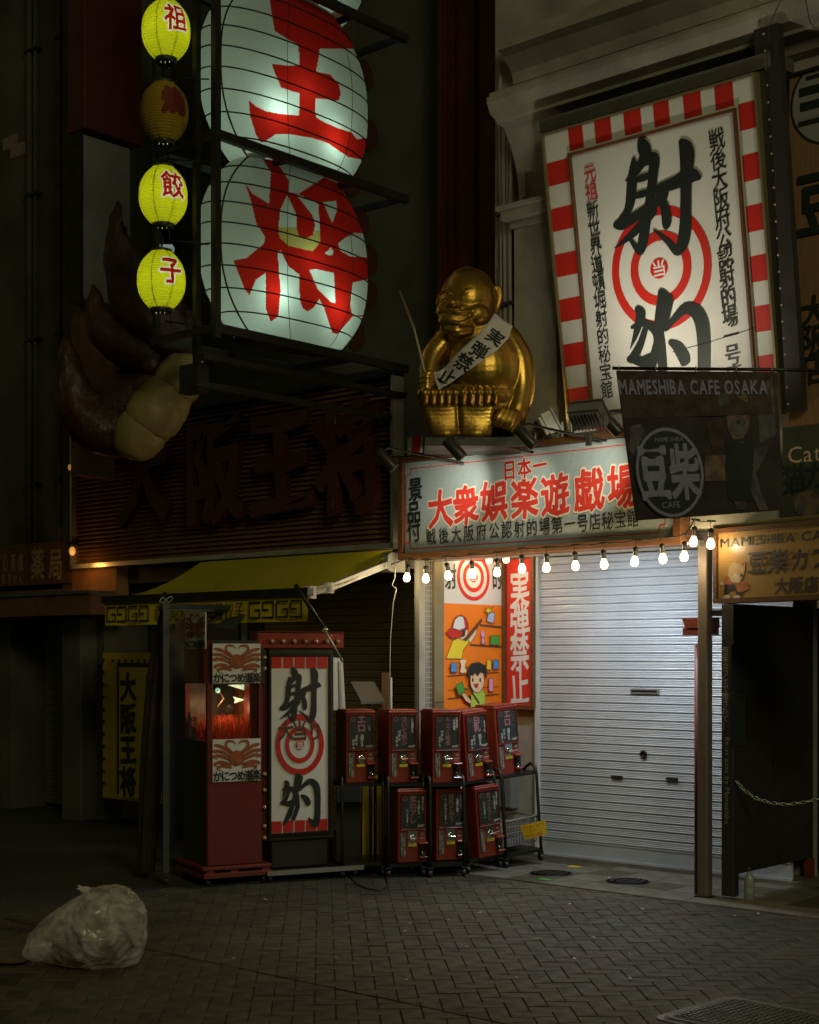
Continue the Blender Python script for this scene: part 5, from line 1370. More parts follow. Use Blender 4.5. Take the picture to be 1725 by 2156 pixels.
art.poly(PS([(400, 1840), (410, 1720), (450, 1640), (560, 1650), (620, 1700), (615, 1800), (580, 1850), (530, 1850), (520, 1780), (450, 1790), (450, 1850)]), 'ink')
art.poly(PS([(390, 1700), (440, 1620), (520, 1660), (640, 1700), (670, 1770), (600, 1800), (545, 1800), (520, 1720), (400, 1720)]), 'dog_coat')
art.poly(PS([(355, 1720), (370, 1690), (400, 1700), (400, 1730)]), 'dog_pale')
art.poly(PS([(440, 1620), (455, 1530), (500, 1480), (580, 1500), (632, 1462), (625, 1560), (605, 1640), (570, 1700), (490, 1690)]), 'dog_tan')
art.poly(PS([(470, 1640), (520, 1600), (560, 1620), (580, 1690), (540, 1705), (480, 1690)]), 'dog_pale'); art.poly(PS([(580, 1500), (628, 1468), (600, 1530)]), 'dog_coat')
for x, y in ((430, 1850), (542, 1855)): p = s2_(x, y); art.disc(p[0], p[1], .03, .012, 'dog_pale')
p = s2_(590, 1620); art.disc(p[0], p[1], .010, .010, 'ink')
art.build('dog_picture', t)
lamp('sign_lamp', 'POINT', GM(1.2).moved(*GM(1.2).hit(1535, 1165)).o+OUT*.30, 2.3, (1.0, .70, .30), None, .05).name = 'unused'
bpy.data.objects.remove(bpy.data.objects['unused'])
# hanging banner
YB = 8.3; qd = [(1297, 780), (1636, 792), (1662, 1084), (1350, 1098)]
cor = [CAM+ray(*qd[0])*YB, CAM+ray(*qd[1])*(YB-.12), CAM+ray(*qd[2])*(YB+.02), CAM+ray(*qd[3])*(YB+.16)]
fb_ = Fr(cor[0], cor[1]-cor[0]); ivb = fb_.m().inverted(); cl = [ivb @ c for c in cor]
def bpt(u, v, off=0.0):
    'u across, v down'
    p = cl[0].lerp(cl[1], u).lerp(cl[3].lerp(cl[2], u), v)
    return Vector((p.x, p.y, p.z+off+.010*math.sin(u*6.5+1)*v))
t = thing('cafe_banner', 'dark hanging cloth banner with pale crest in front of the striped board', 'banner', fb_)
n1, n2 = 40, 30
MB().add([bpt(i/n1, j/n2) for j in range(n2+1) for i in range(n1+1)], [(j*(n1+1)+i, (j+1)*(n1+1)+i, (j+1)*(n1+1)+i+1, j*(n1+1)+i+1) for j in range(n2) for i in range(n1)], None, True).build('cloth', 'banner_cloth', t)
inv = ((cl[1]-cl[0]).length, (cl[3]-cl[0]).length)
def b5(x, y):
    'photo crop position on the banner -> u, v'
    X_, Y_ = (2300+x*.5664)/1.9, (1400+y*.5664)/1.9
    u = v = .5
    for _ in range(12):
        v = (Y_-(qd[0][1]*(1-u)+qd[1][1]*u))/((qd[3][1]*(1-u)+qd[2][1]*u)-(qd[0][1]*(1-u)+qd[1][1]*u))
        xl_ = qd[0][0]*(1-v)+qd[3][0]*v; xr_ = qd[1][0]*(1-v)+qd[2][0]*v; u = (X_-xl_)/(xr_-xl_)
    return (u, v)
art = Art(.003, .00025, lambda x, y, z: bpt(x, -y, z))
def q5(x, y): u, v = b5(x, y); return (u, -v)
def blob(pts, m): art.poly([q5(*p) for p in pts], m)
blob([(310, 190), (1440, 190), (1440, 480), (350, 480)], 'photo_brown')
blob([(350, 480), (950, 480), (940, 760), (400, 800)], 'banner_cloth'); blob([(1290, 330), (1400, 200), (1440, 620), (1330, 690)], 'photo_grey')
blob([(410, 540), (480, 520), (520, 600), (450, 760), (400, 700)], 'photo_grey'); blob([(700, 340), (890, 330), (900, 470), (760, 500)], 'photo_brown')
blob([(950, 760), (1160, 760), (1140, 940), (940, 940)], 'photo_tan'); blob([(945, 520), (1060, 500), (1080, 700), (1000, 740)], 'photo_brown')
# small dog in a dark coat sitting up
blob([(1100, 400), (1090, 320), (1130, 350), (1180, 345), (1225, 310), (1235, 390), (1258, 470), (1245, 580), (1200, 660), (1140, 655), (1100, 580), (1085, 480)], 'photo_tan')
blob([(1120, 520), (1170, 480), (1225, 520), (1215, 610), (1180, 640), (1135, 610)], 'photo_grey')
for x_, y_, r_ in ((1130, 450, .010), (1205, 450, .010), (1172, 530, .013)): p_ = q5(x_, y_); art.disc(p_[0], p_[1], r_, r_, 'ink', 12)
blob([(1095, 650), (1250, 640), (1320, 740), (1340, 900), (1300, 1080), (1180, 1120), (1120, 1060), (1090, 860)], 'ink')
blob([(1110, 700), (1160, 690), (1170, 1000), (1140, 1010)], 'photo_brown'); blob([(1150, 670), (1215, 670), (1200, 730), (1165, 730)], 'photo_tan')
blob([(1290, 720), (1390, 700), (1360, 800), (1310, 890), (1350, 1040), (1405, 1160), (1340, 1165), (1280, 1020)], 'photo_grey'); blob([(1170, 1090), (1250, 1100), (1245, 1160), (1180, 1150)], 'photo_grey')
blob([(1010, 320), (1090, 320), (1110, 400), (1040, 420)], 'photo_grey')
a = q5(318, 280); e = q5(1385, 300)
sx = .11
art.text('MAMESHIBA CAFE OSAKA', a[0], a[1]-.03, .135, 'banner_print', .05, width=e[0]-a[0]-.01)
c_ = q5(700, 875); rx = (q5(940, 875)[0]-q5(462, 875)[0])/2; ry = (q5(700, 555)[1]-q5(700, 1195)[1])/2
art.z += .002; art.disc(c_[0], c_[1], rx*1.05, ry*1.04, 'ink', 48); art.disc(c_[0], c_[1], rx, ry, 'banner_print', 48); art.disc(c_[0], c_[1], rx*.92, ry*.93, 'ink', 48)
def rb(x0, y0, x1, y1, m='banner_print'): art.poly([q5(x0, y0), q5(x1, y0), q5(x1, y1), q5(x0, y1)], m)
p_ = q5(588, 872); art.ch('豆', p_[0], p_[1]-.0, .20, .40, 'banner_print', .06, False); p_ = q5(806, 872); art.ch('柴', p_[0], p_[1], .20, .40, 'banner_print', .05, False)
a = q5(588, 655); art.text('MAME SHIBA', a[0], a[1], .042, 'banner_print', .01, width=q5(790, 650)[0]-a[0]); a = q5(655, 1130); art.text('CAFE', a[0], a[1], .060, 'banner_print', .01, width=q5(790, 1130)[0]-a[0])
art.build('printed_picture', t)
t = thing('banner_pole', 'thin black horizontal pole holding the hanging cafe banner', 'pole', fb_)
e = ivb @ (CAM+ray(1760, 792)*(YB-.15)); MB().tube([(-.02, .012, 0), (cl[1].x, .014+cl[1].y, 0), (e.x, e.y, e.z)], .010, seg=8).build('pole', 'black_metal', t)
for u in (0.02, .25, .5, .75, .97): p = bpt(u, 0); MB().tube([(p.x, p.y+.012+.016*math.cos(a), .016*math.sin(a)) for a in np.linspace(0, 2*math.pi, 11)[:-1]], .003, seg=5, closed=True).build('ring', 'aluminium', t)
# ================================================================ capsule vending machines on carts
def caster(t, x, z, m='black_plastic'):
    b = MB(); b.lathe([(.024, -.012), (.028, -.009), (.028, .009), (.024, .012)], (x, .029, z), 'x', 14); b.box(x-.018, x-.013, .03, .07, z-.012, z+.012); b.box(x+.013, x+.018, .03, .07, z-.012, z+.012); b.box(x-.02, x+.02, .066, .078, z-.02, z+.02)
    return b.build('caster', m, t)
MWd, MHt, MD = .222, .548, .27
def machine(label, fr, paint='red_paint', coin='chrome'):
    t = thing('capsule_machine', label, 'vending machine', fr, 'red capsule vending machines')
    b = MB(); b.cbox(0, MWd, 0, MHt-.03, -MD, 0, .004); b.build('cabinet', paint, t)
    b = MB(); b.cbox(-.004, MWd+.004, MHt-.03, MHt-.012, -MD-.003, .006, .005); b.cbox(.006, MWd-.006, MHt-.012, MHt, -MD+.02, -.012, .006); b.build('lid', paint, t)
    b = MB(); b.box(.024, .206, .255, .505, 0, .006); b.build('display_card', 'chalkboard', t)
    b = MB()
    for x0, x1, y0, y1 in ((.018, .212, .505, .512), (.018, .212, .243, .255), (.018, .026, .255, .505), (.204, .212, .255, .505)): b.box(x0, x1, y0, y1, 0, .014)
    b.build('window_frame', 'red_dark', t)
    b = MB(); b.add([(.018, .243, .0), (.212, .243, .0), (.212, .243, .02), (.018, .243, .02), (.018, .255, .006), (.212, .255, .006)], [(0, 1, 2, 3), (3, 2, 5, 4)]); b.build('window_ledge', 'red_dark', t)
    b = MB(); b.cbox(.075, .150, .115, .238, 0, .006, .002); b.build('coin_plate', coin, t)
    b = MB(); b.lathe([(.030, .006), (.031, .012), (.024, .016), (.0, .016)], (.113, .178, 0), 'z', 18); b.cbox(.086, .142, .172, .185, .014, .040, .006); b.build('turn_knob', 'chrome', t)
    b = MB(); b.box(.080, .146, .119, .141, .006, .008); b.build('price_plate', 'sticker_yellow', t)
    b = MB(); b.box(.016, .058, .045, .222, 0, .003); b.build('side_label', 'ink', t)
    b = MB(); b.lathe([(.0, .001), (.016, .001), (.016, .004), (.0, .004)], (.187, .205, 0), 'z', 16); b.build('coin_sticker', 'grey_panel', t)
    b = MB(); b.cbox(.155, .222, .135, .150, 0, .045, .006); b.cbox(.155, .222, .030, .045, 0, .045, .006); b.build('chute_rim', paint, t)
    b = MB(); b.lathe([(.030, 0), (.030, .09)], (.188, .045, .008), 'y', 14); b.build('chute_window', 'glass_dark', t)
    MB().box(.166, .212, .045, .135, .002, .006).build('chute_inside', 'black_plastic', t)
    return t
def mtext(t, big, white, third=None, faded=None):
    a = Art(.0075, .0002)
    if big:
        n = len(big); hh = min(.062, .21/n)
        for k, c in enumerate(big): a.ch(c, .118, .475-k*hh*1.02, hh*1.12, hh*1.12, 'chalk_pink', .03 if n < 4 else .0, True)
    for txt, x, y, h in white: a.down(txt, x, y, x, y-h*(len(txt)-1), h, h*1.15, 'chalk', .01)
    a.text('500円', .152, .264, .023, 'chalk', .02)
    a.ring(.052, .478, .017, .017, .85, 'chalk_pink', 16)
    a.build('chalk_lettering', t)
    a = Art(.0035, .0002)
    for k, s in enumerate(('たった500円で人生最高の', 'いい笑顔が生まれます', '悩んでないでレッツガチャ!!')): a.down(s, .052-k*.0135, .214, .052-k*.0135, .052, .0125, .0145, 'chalk', .01)
    a.text('ONLY', .168, .176, .015, 'chalk', .02); a.text('500YEN', .163, .160, .012, 'chalk_pink', .01)
    a.build('small_print', t)
def at_(vx, vy, Yd): return CAM+ray(vx, vy)*Yd
def mframe(vx, vy, Yd, yaw=0, roll=0):
    p = at_(vx, vy, Yd); ya = math.radians(yaw); ro = math.radians(roll)
    ax = Vector((math.cos(ya), math.sin(ya), 0)); ay = Z.copy()
    ax2 = ax*math.cos(ro)-ay*-math.sin(ro)*1.0 if False else ax*math.cos(ro)+ay*math.sin(ro); ay2 = ay*math.cos(ro)-ax*math.sin(ro)
    return Fr(p, ax2, ay2)
ms_ = [
 ('leftmost capsule machine of the upper row with bold pink characters', mframe(729, 1649, 11.0, 19, 0), 'エロ', [('過ぎる', .122, .345, .030), ('ガチャ', .078, .345, .026), ('ガチャ', .055, .315, .026), ('エロ', .180, .42, .02)], 'red_paint'),
 ('second capsule machine of the upper row with faint pink column', mframe(819, 1649, 11.0, 19, 0), '泣いて悦ぶ', [('エロ過ぎる', .182, .47, .021), ('ガチャ', .080, .38, .026), ('ガチャ', .060, .335, .026)], 'chrome'),
 ('third capsule machine of the upper row with a long chalk column', mframe(911, 1649, 11.0, 19, 0), 'カップル専用', [('交際期間…', .190, .48, .020), ('半年未満', .168, .465, .020), ('ガチャ', .072, .38, .026), ('ガチャ', .054, .335, .026)], 'chrome'),
 ('angled capsule machine of the upper row with outlined pink characters', mframe(985, 1649, 11.2, 34, 5), '巨乳', [('過ぎる', .140, .345, .030), ('ガチャ', .085, .345, .026), ('ガチャ', .060, .315, .026), ('あまりにも', .19, .45, .018)], 'chrome'),
 ('rightmost raised capsule machine beneath the red banner', mframe(1050, 1633, 11.55, 34, 5), 'エロ', [('過ぎる', .122, .345, .030), ('ガチャ', .078, .345, .026), ('ガチャ', .055, .315, .026)], 'chrome'),
 ('lower row capsule machine at left with white chalk columns', mframe(838, 1817, 10.95, 19, 0), '女のアレ', [('あまりにも…', .194, .48, .021), ('ヤバ過ぎる…', .160, .45, .021), ('入ってます…', .070, .39, .021)], 'chrome'),
 ('middle capsule machine of the lower row', mframe(919, 1812, 11.05, 19, 0), '彼氏とかう', [('カップルと…', .194, .48, .021), ('夫婦が必ず…', .165, .45, .021), ('アレが入ってます…', .070, .45, .020)], 'chrome'),
 ('angled capsule machine of the lower row below the tilted one', mframe(1010, 1808, 11.2, 34, 5), '合コンのアレ', [('あまりにも', .194, .48, .021), ('ヤバ過ぎる…', .170, .45, .021), ('入ってます…', .070, .42, .021)], 'chrome')]
for lab, fr, big, white, _ in ms_:
    t = machine(lab, fr, 'red_paint', 'red_dark' if lab.startswith('leftmost') else 'chrome'); mtext(t, big, white)
def cart(label, fr, w, d=.40, base=True, zs=.70):
    t = thing('display_cart', label, 'cart', fr, 'black tubular display carts')
    r = .0125
    for x in (0, w):
        MB().tube([(x, .08, .02), (x, .30, .015), (x, zs-.02, .01), (x, zs+.035, -.005), (x, zs+.055, -.05), (x, zs+.03, -.10), (x, zs-.02, -.16)], r, seg=8).build('side_tube', 'black_metal', t)
        MB().tube([(x, .08, -d), (x, zs, -d)], r, seg=8).build('rear_tube', 'black_metal', t)
        for z in (.01, -d+.01): caster(t, x, z)
    b = MB(); b.box(0, w, zs-.026, zs-.003, -.012, .012); b.box(0, w, zs-.026, zs-.003, -d-.01, -d+.01); b.box(-.012, .012, zs-.026, zs-.003, -d, 0); b.box(w-.012, w+.012, zs-.026, zs-.003, -d, 0); b.box(.0, w, zs-.012, zs-.006, -d, 0); b.build('shelf', 'black_metal', t)
    b = MB(); b.box(-.01, w+.01, .078, .104, -d-.01, .02); b.build('base_platform', 'black_metal', t)
    return t
def cartfr(vx, Yd, yaw=0, roll=0):
    p = at_(vx, 1400, Yd); p.z = 0; f = mframe(vx, 1400, Yd, yaw, roll); return Fr(p, f.ax, f.ay)
cart('empty lower deck cart carrying the leftmost capsule machine', cartfr(720, 10.98, 15, 0), .315)
cart('cart carrying the second pair of capsule machines from the left', cartfr(817, 10.98, 15, 0), .272)
cart('cart carrying the third pair of capsule machines', cartfr(905, 10.98, 15, 0), .262)
cart('angled cart carrying the fourth pair of capsule machines', cartfr(984, 11.18, 34, 4), .30)
c5 = cartfr(1064, 11.45, 38, 4); cart('rightmost cart with basket and yellow paper', c5, .37, zs=.72)
# basket with yellow notice
t = thing('plastic_basket', 'dark grey plastic basket on the deck of the rightmost cart', 'basket', c5.moved(.03, .16, -.02))
b = MB(); wv, hb, db = .33, .20, .28
for k in range(12): x = wv*k/11; b.bar((x, 0, 0), (x, hb, .02), .008, .006); b.bar((x, 0, -db), (x, hb, -db-.02), .008, .006)
for k in range(5): y = hb*k/4; b.tube([(0, y, .005*k), (wv, y, .005*k), (wv, y, -db), (0, y, -db)], .004, seg=5, closed=True)
b.box(0, wv, -.004, 0, -db, 0); b.build('lattice', 'grey_panel', t)
MB().tube([(-.01, hb, .02), (wv+.01, hb, .02), (wv+.01, hb, -db-.02), (-.01, hb, -db-.02)], .009, seg=6, closed=True).build('rim', 'grey_panel', t)
q = [(1092, 1738), (1147, 1726), (1153, 1757), (1106, 1768)]
yn = Fr(at_(1106, 1768, 11.3), Vector((1, .55, 0))); hh = [yn.hit(*p) for p in q]
t = thing('yellow_notice', 'bright yellow paper notice with handwriting hanging on the basket', 'notice', yn)
b = MB(); g_ = 8; V_ = []
def npt(u, v, o=0): 
    a = Vector(hh[3]).lerp(Vector(hh[2]), u); c = Vector(hh[0]).lerp(Vector(hh[1]), u); p = a.lerp(c, v); return (p.x, p.y, .01*math.sin(u*5)+.02*v+o)
b.add([npt(i/g_, j/g_) for j in range(g_+1) for i in range(g_+1)], [(j*(g_+1)+i, j*(g_+1)+i+1, (j+1)*(g_+1)+i+1, (j+1)*(g_+1)+i) for j in range(g_) for i in range(g_)], smooth=True)
b.build('paper', mat('notice_yellow', (.72, .50, .01), .6, var=.1), t)
art = Art(.003, .0002, lambda x, y, z: npt(x, y, z))
for k, s in enumerate(('ゴミ捨てないで', 'ください!!', 'カプセル専用')):
    for i, c in enumerate(s): art.ch(c, .09+(.0 if k != 1 else .1)+i*.128, .80-k*.30, .125, .27, 'red_print', .01)
art.build('handwriting', t)

# ================================================================ shooting light box and crab machine
yw = math.radians(26)
dirx = Vector((math.cos(yw), math.sin(yw), 0))
g0 = at_(566, 1400, 10.78); g0.z = 0
bxf = Fr(g0, dirx); t = thing('light_box_sign', 'upright white sign with red target and black brush characters on a black base', 'sign', bxf)
x1 = bxf.hit(703, 1600)[0]; zt = bxf.hit(566, 1366)[1]; zb = bxf.hit(566, 1772)[1]
MB().cbox(0, x1, zb, zt, -.16, 0, .006).build('cabinet', 'black_plastic', t)
MB().cbox(.03, x1-.04, .09, zb-.001, -.30, -.02, .006).build('base_box', 'black_plastic', t)
fx0, fz0 = bxf.hit(570, 1752)[0], bxf.hit(570, 1755)[1]; fx1, fz1 = bxf.hit(690, 1500)[0], bxf.hit(572, 1382)[1]
MB().box(fx0, fx1, fz0, fz1, 0, .006).build('face', 'white_print', t)
b = MB()
for a0, a1, c0, c1 in ((fx0-.02, fx1+.02, fz1, fz1+.02), (fx0-.02, fx1+.02, fz0-.02, fz0), (fx0-.02, fx0, fz0, fz1), (fx1, fx1+.02, fz0, fz1)): b.box(a0, a1, c0, c1, 0, .018)
b.build('face_frame', 'black_metal', t)
def c1(x, y): return bxf.hit((600+x*.6028)/1.9, (2350+y*.6028)/1.9)
art = Art(.008, .0005); fw_ = fx1-fx0; sh_ = .088
for k in range(5):
    art.rect(fx0+.004+fw_*k/5, fz1-sh_, fx0-.006+fw_*(k+1)/5, fz1-.003, 'red_print'); art.rect(fx0+.004+fw_*k/5, fz0+.003, fx0-.006+fw_*(k+1)/5, fz0+sh_, 'red_print')
cc = c1(992, 1042); R_ = (c1(1152, 1042)[0]-c1(830, 1042)[0])/2; Ry = (c1(992, 840)[1]-c1(992, 1246)[1])/2
art.ring(cc[0], cc[1], R_, Ry, .80, 'red_print'); art.ring(cc[0], cc[1], R_*.6, Ry*.6, .74, 'red_print'); art.disc(cc[0], cc[1], R_*.17, Ry*.165, 'red_print'); art.ch('当', cc[0], cc[1], R_*.30, Ry*.30, 'white_print', .03)
for c, x in zip('大当り', (898, 990, 1095)): p = c1(x, 950); art.ch(c, p[0], p[1], .125, .155, 'brown_print', .04)
art.build('target_print', t)
# same brush characters, re-using the strokes of the big board
def remap(S, src, dst):
    (sx0, sy0, sx1, sy1), (dx0, dy0, dx1, dy1) = src, dst
    return [[(dx0+(x-sx0)/(sx1-sx0)*(dx1-dx0), dy0+(y-sy0)/(sy1-sy0)*(dy1-dy0), w) for x, y, w in s] for s in S]
art = Art(.014, .0005); kk = .6028/1.9/F*10.9
for S, src, dst in ((S_sha, (705, 710, 1130, 1270), (862, 540, 1128, 890)), (S_t2, (775, 1460, 1160, 2040), (868, 1240, 1115, 1560))):
    R2 = remap(S, src, dst); art.strokes([stroke([(*c1(x, y), w*kk*.80) for x, y, w in s]) for s in R2], 'ink')
art.build('brush_characters', t)
for x in (0.03, x1-.03):
    for z in (-.05, -.3): caster(t, x, z)
# red header with bulbs and side strip
hd = Fr(bxf.at(0, 0, .0), dirx)
t = thing('bulb_header_sign', 'dark red header and side strip with unlit round bulbs round the white sign', 'sign', hd)
hx0, hz0 = hd.hit(541, 1374); hx1, hz1 = hd.hit(722, 1340)[0], hd.hit(541, 1338)[1]
MB().cbox(hx0, hx1, zt+.004, zt+.12, -.14, .02, .006).build('header', 'red_paint', t)
MB().box(hx0, hx1, zt+.121, zt+.128, -.15, .03).build('header_edge', 'red_dark', t)
sx0_ = hd.hit(528, 1500)[0]; MB().cbox(sx0_, -.004, zb+.0, zt+.003, -.14, -.02, .006).build('side_strip', 'red_dark', t)
art = Art(-.018, .0004); art.down('夏祭場', sx0_+.03, zb+.42, sx0_+.03, zb+.10, .07, .12, 'red_bright', .05); art.build('flame_lettering', t)
def sbulb(x, y, z):
    MB().lathe([(.016, 0), (.018, .012), (.012, .014)], (x, y, z), 'z', 14).build('bulb_socket', 'red_dark', t)
    MB().ell((x, y, z+.026), (.016, .016, .018), seg=12, rings=8).build('bulb', 'bulb_dim', t)
M['bulb_dim'] = mat('bulb_dim', (.45, .28, .20), .08, spec=.9)
for k in range(7): sbulb(hx0+.10+k*(hx1-hx0-.16)/6, zt+.055, .02)
sbulb(hx1-.10, zt+.10, -.02)
for y in (1700, 1664, 1630, 1740, 1776, 1384, 1408): a = hd.hit(546, y); sbulb(-.035, min(zt-.03, max(zb+.03, a[1])), -.02)
# low dolly
dz = bxf.moved(-.05, 0, .10); t = thing('low_dolly', 'flat black low dolly with a steel edge under the white sign', 'dolly', dz)
MB().box(0, x1+.25, .062, .085, -.62, 0).build('deck', 'black_metal', t); MB().box(0, x1+.25, .055, .090, 0, .006).build('steel_edge', 'aluminium', t)
for x in (.04, x1+.2): caster(t, x, -.05); caster(t, x, -.5)

g1 = at_(437, 1400, 10.55); g1.z = 0
cf1 = Fr(g1, Vector((math.cos(math.radians(28)), math.sin(math.radians(28)), 0)))
t = thing('crab_prize_machine', 'tall red glass prize machine with crab pictures on its front', 'prize machine', cf1)
CWd = cf1.hit(553, 1500)[0]; ct = cf1.hit(437, 1348)[1]; wz1 = cf1.hit(445, 1440)[1]; wz0 = cf1.hit(445, 1556)[1]; CD = .50
MB().cbox(0, CWd, .14, wz0-.02, -CD, 0, .006).build('lower_cabinet', 'red_flat', t)
MB().cbox(0, CWd, wz1, ct, -CD, 0, .006).build('upper_cabinet', 'red_dark', t)
px = cf1.hit(447, 1500)[0]; px2 = cf1.hit(545, 1500)[0]
for x0, x1_ in ((0, px), (px2, CWd)):
    MB().box(x0, x1_, wz0-.02, wz1, -.03, 0).build('corner_post', 'red_flat', t); MB().box(x0, x1_, wz0-.02, wz1, -CD, -CD+.03).build('corner_post', 'red_flat', t)
MB().box(0, CWd, wz0-.02, wz1, -CD, -CD+.01).build('back_panel', 'black_plastic', t)
MB().box(CWd-.006, CWd, wz0-.02, wz1, -CD+.03, -.03).build('right_panel', mat('plank_print', (.30, .20, .05), .6, var=.5, vs=5, streak=(1, .3, 8)), t)
MB().box(-.006, -.001, .15, wz0-.02, -CD+.004, -.012).build('side_panel', 'black_plastic', t)
MB().box(px, px2, wz0-.02, wz1, -.012, -.006).build('front_glass', 'glass', t)
MB().box(.004, .010, wz0-.02, wz1, -CD+.03, -.03).build('side_glass', 'glass', t)
b = MB(); rnd = random.Random(5)
for k in range(420):
    x, z = rnd.uniform(.03, CWd-.03), rnd.uniform(-CD+.05, -.02); y0 = wz0-.02; h = rnd.uniform(.10, .19)
    dx, dzz = rnd.uniform(-.04, .04), rnd.uniform(-.02, .02); b.tube([(x, y0, z), (x+dx*.5, y0+h*.6, z+dzz*.5), (min(CWd-.02, max(.02, x+dx)), y0+h, min(-.015, z+dzz))], [.003, .0028, .001], seg=3, cap=False)
o = b.build('prize_sticks', mat('stick_red', (.62, .10, .03), .3, var=.4, vs=20), t); o['kind'] = 'stuff'
MB().tube([(.18, wz1, -.2), (.16, wz1-.06, -.2), (.19, wz1-.11, -.18), (.15, wz1-.17, -.2)], .006, seg=6).build('claw_cable', 'pale_letter', t)
MB().box(.14, .22, wz1-.06, wz1-.01, -.26, -.16).build('claw_carriage', 'black_plastic', t)
MB().lathe([(.014, 0), (.02, .008), (.0, .01)], (.12, wz1-.05, -.12), 'z', 12).build('claw_lamp', 'green_emit', t)
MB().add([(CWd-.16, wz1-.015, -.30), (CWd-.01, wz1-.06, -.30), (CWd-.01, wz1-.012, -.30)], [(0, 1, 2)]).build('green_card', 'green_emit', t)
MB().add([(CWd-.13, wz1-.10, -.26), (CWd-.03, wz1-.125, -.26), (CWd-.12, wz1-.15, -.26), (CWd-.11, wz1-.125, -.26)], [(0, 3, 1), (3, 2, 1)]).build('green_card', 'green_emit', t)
lamp('cabinet_lamp', 'POINT', cf1.at(CWd*.45, wz1-.03, -.22), 2.0, (.85, 1.0, .55), t, .03)
lamp('cabinet_lamp', 'POINT', cf1.at(CWd*.55, wz0+.21, -.15), 2.6, (1.0, .50, .22), t, .03)
def crab(art, x0, y0, w, h):
    def q(a, b): return (x0+w*a, y0+h*b)
    e = [(.5+.17*math.cos(a)*(1+.06*math.sin(9*a)), .40+.26*math.sin(a)*(1+.05*math.cos(7*a))) for a in np.linspace(0, 2*math.pi, 29)[:-1]]
    for s in (-1, 1):
        for k, (dy, ln_, ed) in enumerate(((.62, .44, .86), (.50, .47, .66), (.38, .47, .48), (.24, .45, .22), (.14, .38, .08))):
            art.strokes([stroke([(*q(.5+s*.14, dy-.05), .085*h), (*q(.5+s*(.14+ln_*.45), (dy+ed)/2+.05), .12*h), (*q(.5+s*(.05+ln_), ed-.01), .075*h), (*q(.5+s*(ln_-.04), ed-.10), .02*h)])], 'brown_print')
            art.strokes([stroke([(*q(.5+s*.14, dy-.05), .065*h), (*q(.5+s*(.14+ln_*.45), (dy+ed)/2+.05), .095*h), (*q(.5+s*(.05+ln_), ed-.01), .055*h), (*q(.5+s*(ln_-.04), ed-.10), .01*h)])], 'crab_print')
        art.strokes([stroke([(*q(.5+s*.10, .60), .07*h), (*q(.5+s*.24, .80), .09*h), (*q(.5+s*.22, .96), .09*h), (*q(.5+s*.08, .96), .06*h), (*q(.5+s*.03, .84), .01*h)])], 'crab_print')
    art.poly([q(a, b) for a, b in e], 'brown_print'); art.poly([q(.5+(a-.5)*.93, .4+(b-.4)*.93) for a, b in e], 'crab_print')
def crab_sign(label, x0, z0, x1_, z1, fr):
    f = fr.moved(x0, z0, .004); s = thing('crab_picture', label, 'picture sign', f, 'crab pictures on the prize machine')
    w_, h_ = x1_-x0, z1-z0; MB().box(0, w_, 0, h_, 0, .008).build('board', 'white_print', s)
    a = Art(.0085, .0003); crab(a, w_*.03, h_*.27, w_*.94, h_*.70)
    for k, c in enumerate('かにつめ道楽'): a.ch(c, w_*(.09+.164*k), h_*.14, w_*.185, h_*.27, 'ink', .055)
    a.build('print', s); return s
crab_sign('upper white picture of a crab over the glass window', px, wz1+.004, px2+.01, cf1.hit(447, 1355)[1], cf1)
crab_sign('lower white picture of a crab under the glass window', px, cf1.hit(447, 1647)[1], px2+.01, wz0-.004, cf1)
sf = Fr(cf1.at(0, 0, -CD), cf1.az)
p0_ = sf.hit(357, 1404); p1_ = sf.hit(394, 1358)
t2 = thing('pink_paper', 'plain pinkish paper leaning on top of the prize machine side', 'paper', sf.moved(p0_[0], ct+.001, -.05))
MB().box(0, p1_[0]-p0_[0], 0, p1_[1]-p0_[1], 0, .006).build('sheet', 'paper_pink', t2)
crab_sign('small dim crab picture beside the pinkish paper', p1_[0], ct-.06, CD-.01, ct+.20, sf)
MB().box(.03, CD-.06, wz1+.0, ct, .001, .006).build('side_board', 'black_plastic', bpy.data.objects[t.name]); bpy.data.objects[t.children[-1].name].matrix_local = cf1.m().inverted() @ sf.m()
art = Art(.012, .0005); 
for k, c in enumerate('期間限定'): art.ch(c, .18+.09*(k % 2), wz0+.12-.08*(k//2), .08, .08, 'grey_letter', .03)
o = art.build('window_lettering', t); o.matrix_local = cf1.m().inverted() @ sf.m()
b = MB(); b.box(.10, .16, wz0-.15, wz0+.18, .002, .005); b.box(.10, .30, wz0-.02, wz0+.0, .002, .006); o = b.build('white_tape', 'grey_panel', t); o.matrix_local = cf1.m().inverted() @ sf.m()
# red pallet dolly
t = thing('red_dolly', 'red wooden dolly with casters under the prize machine', 'dolly', cf1.moved(-.05, 0, .05))
for y0, y1, d in ((.115, .138, .0), (.060, .095, .02)):
    MB().cbox(0, CWd+.10, y0, y1, -CD-.1, d, .004).build('board', 'torii_red', t)
for x in (.03, CWd*.5, CWd+.03): MB().box(x, x+.06, .094, .116, -CD-.05, -.01).build('block', 'torii_red', t)
for x in (.05, CWd+.05): caster(t, x, -.04); caster(t, x, -.5)
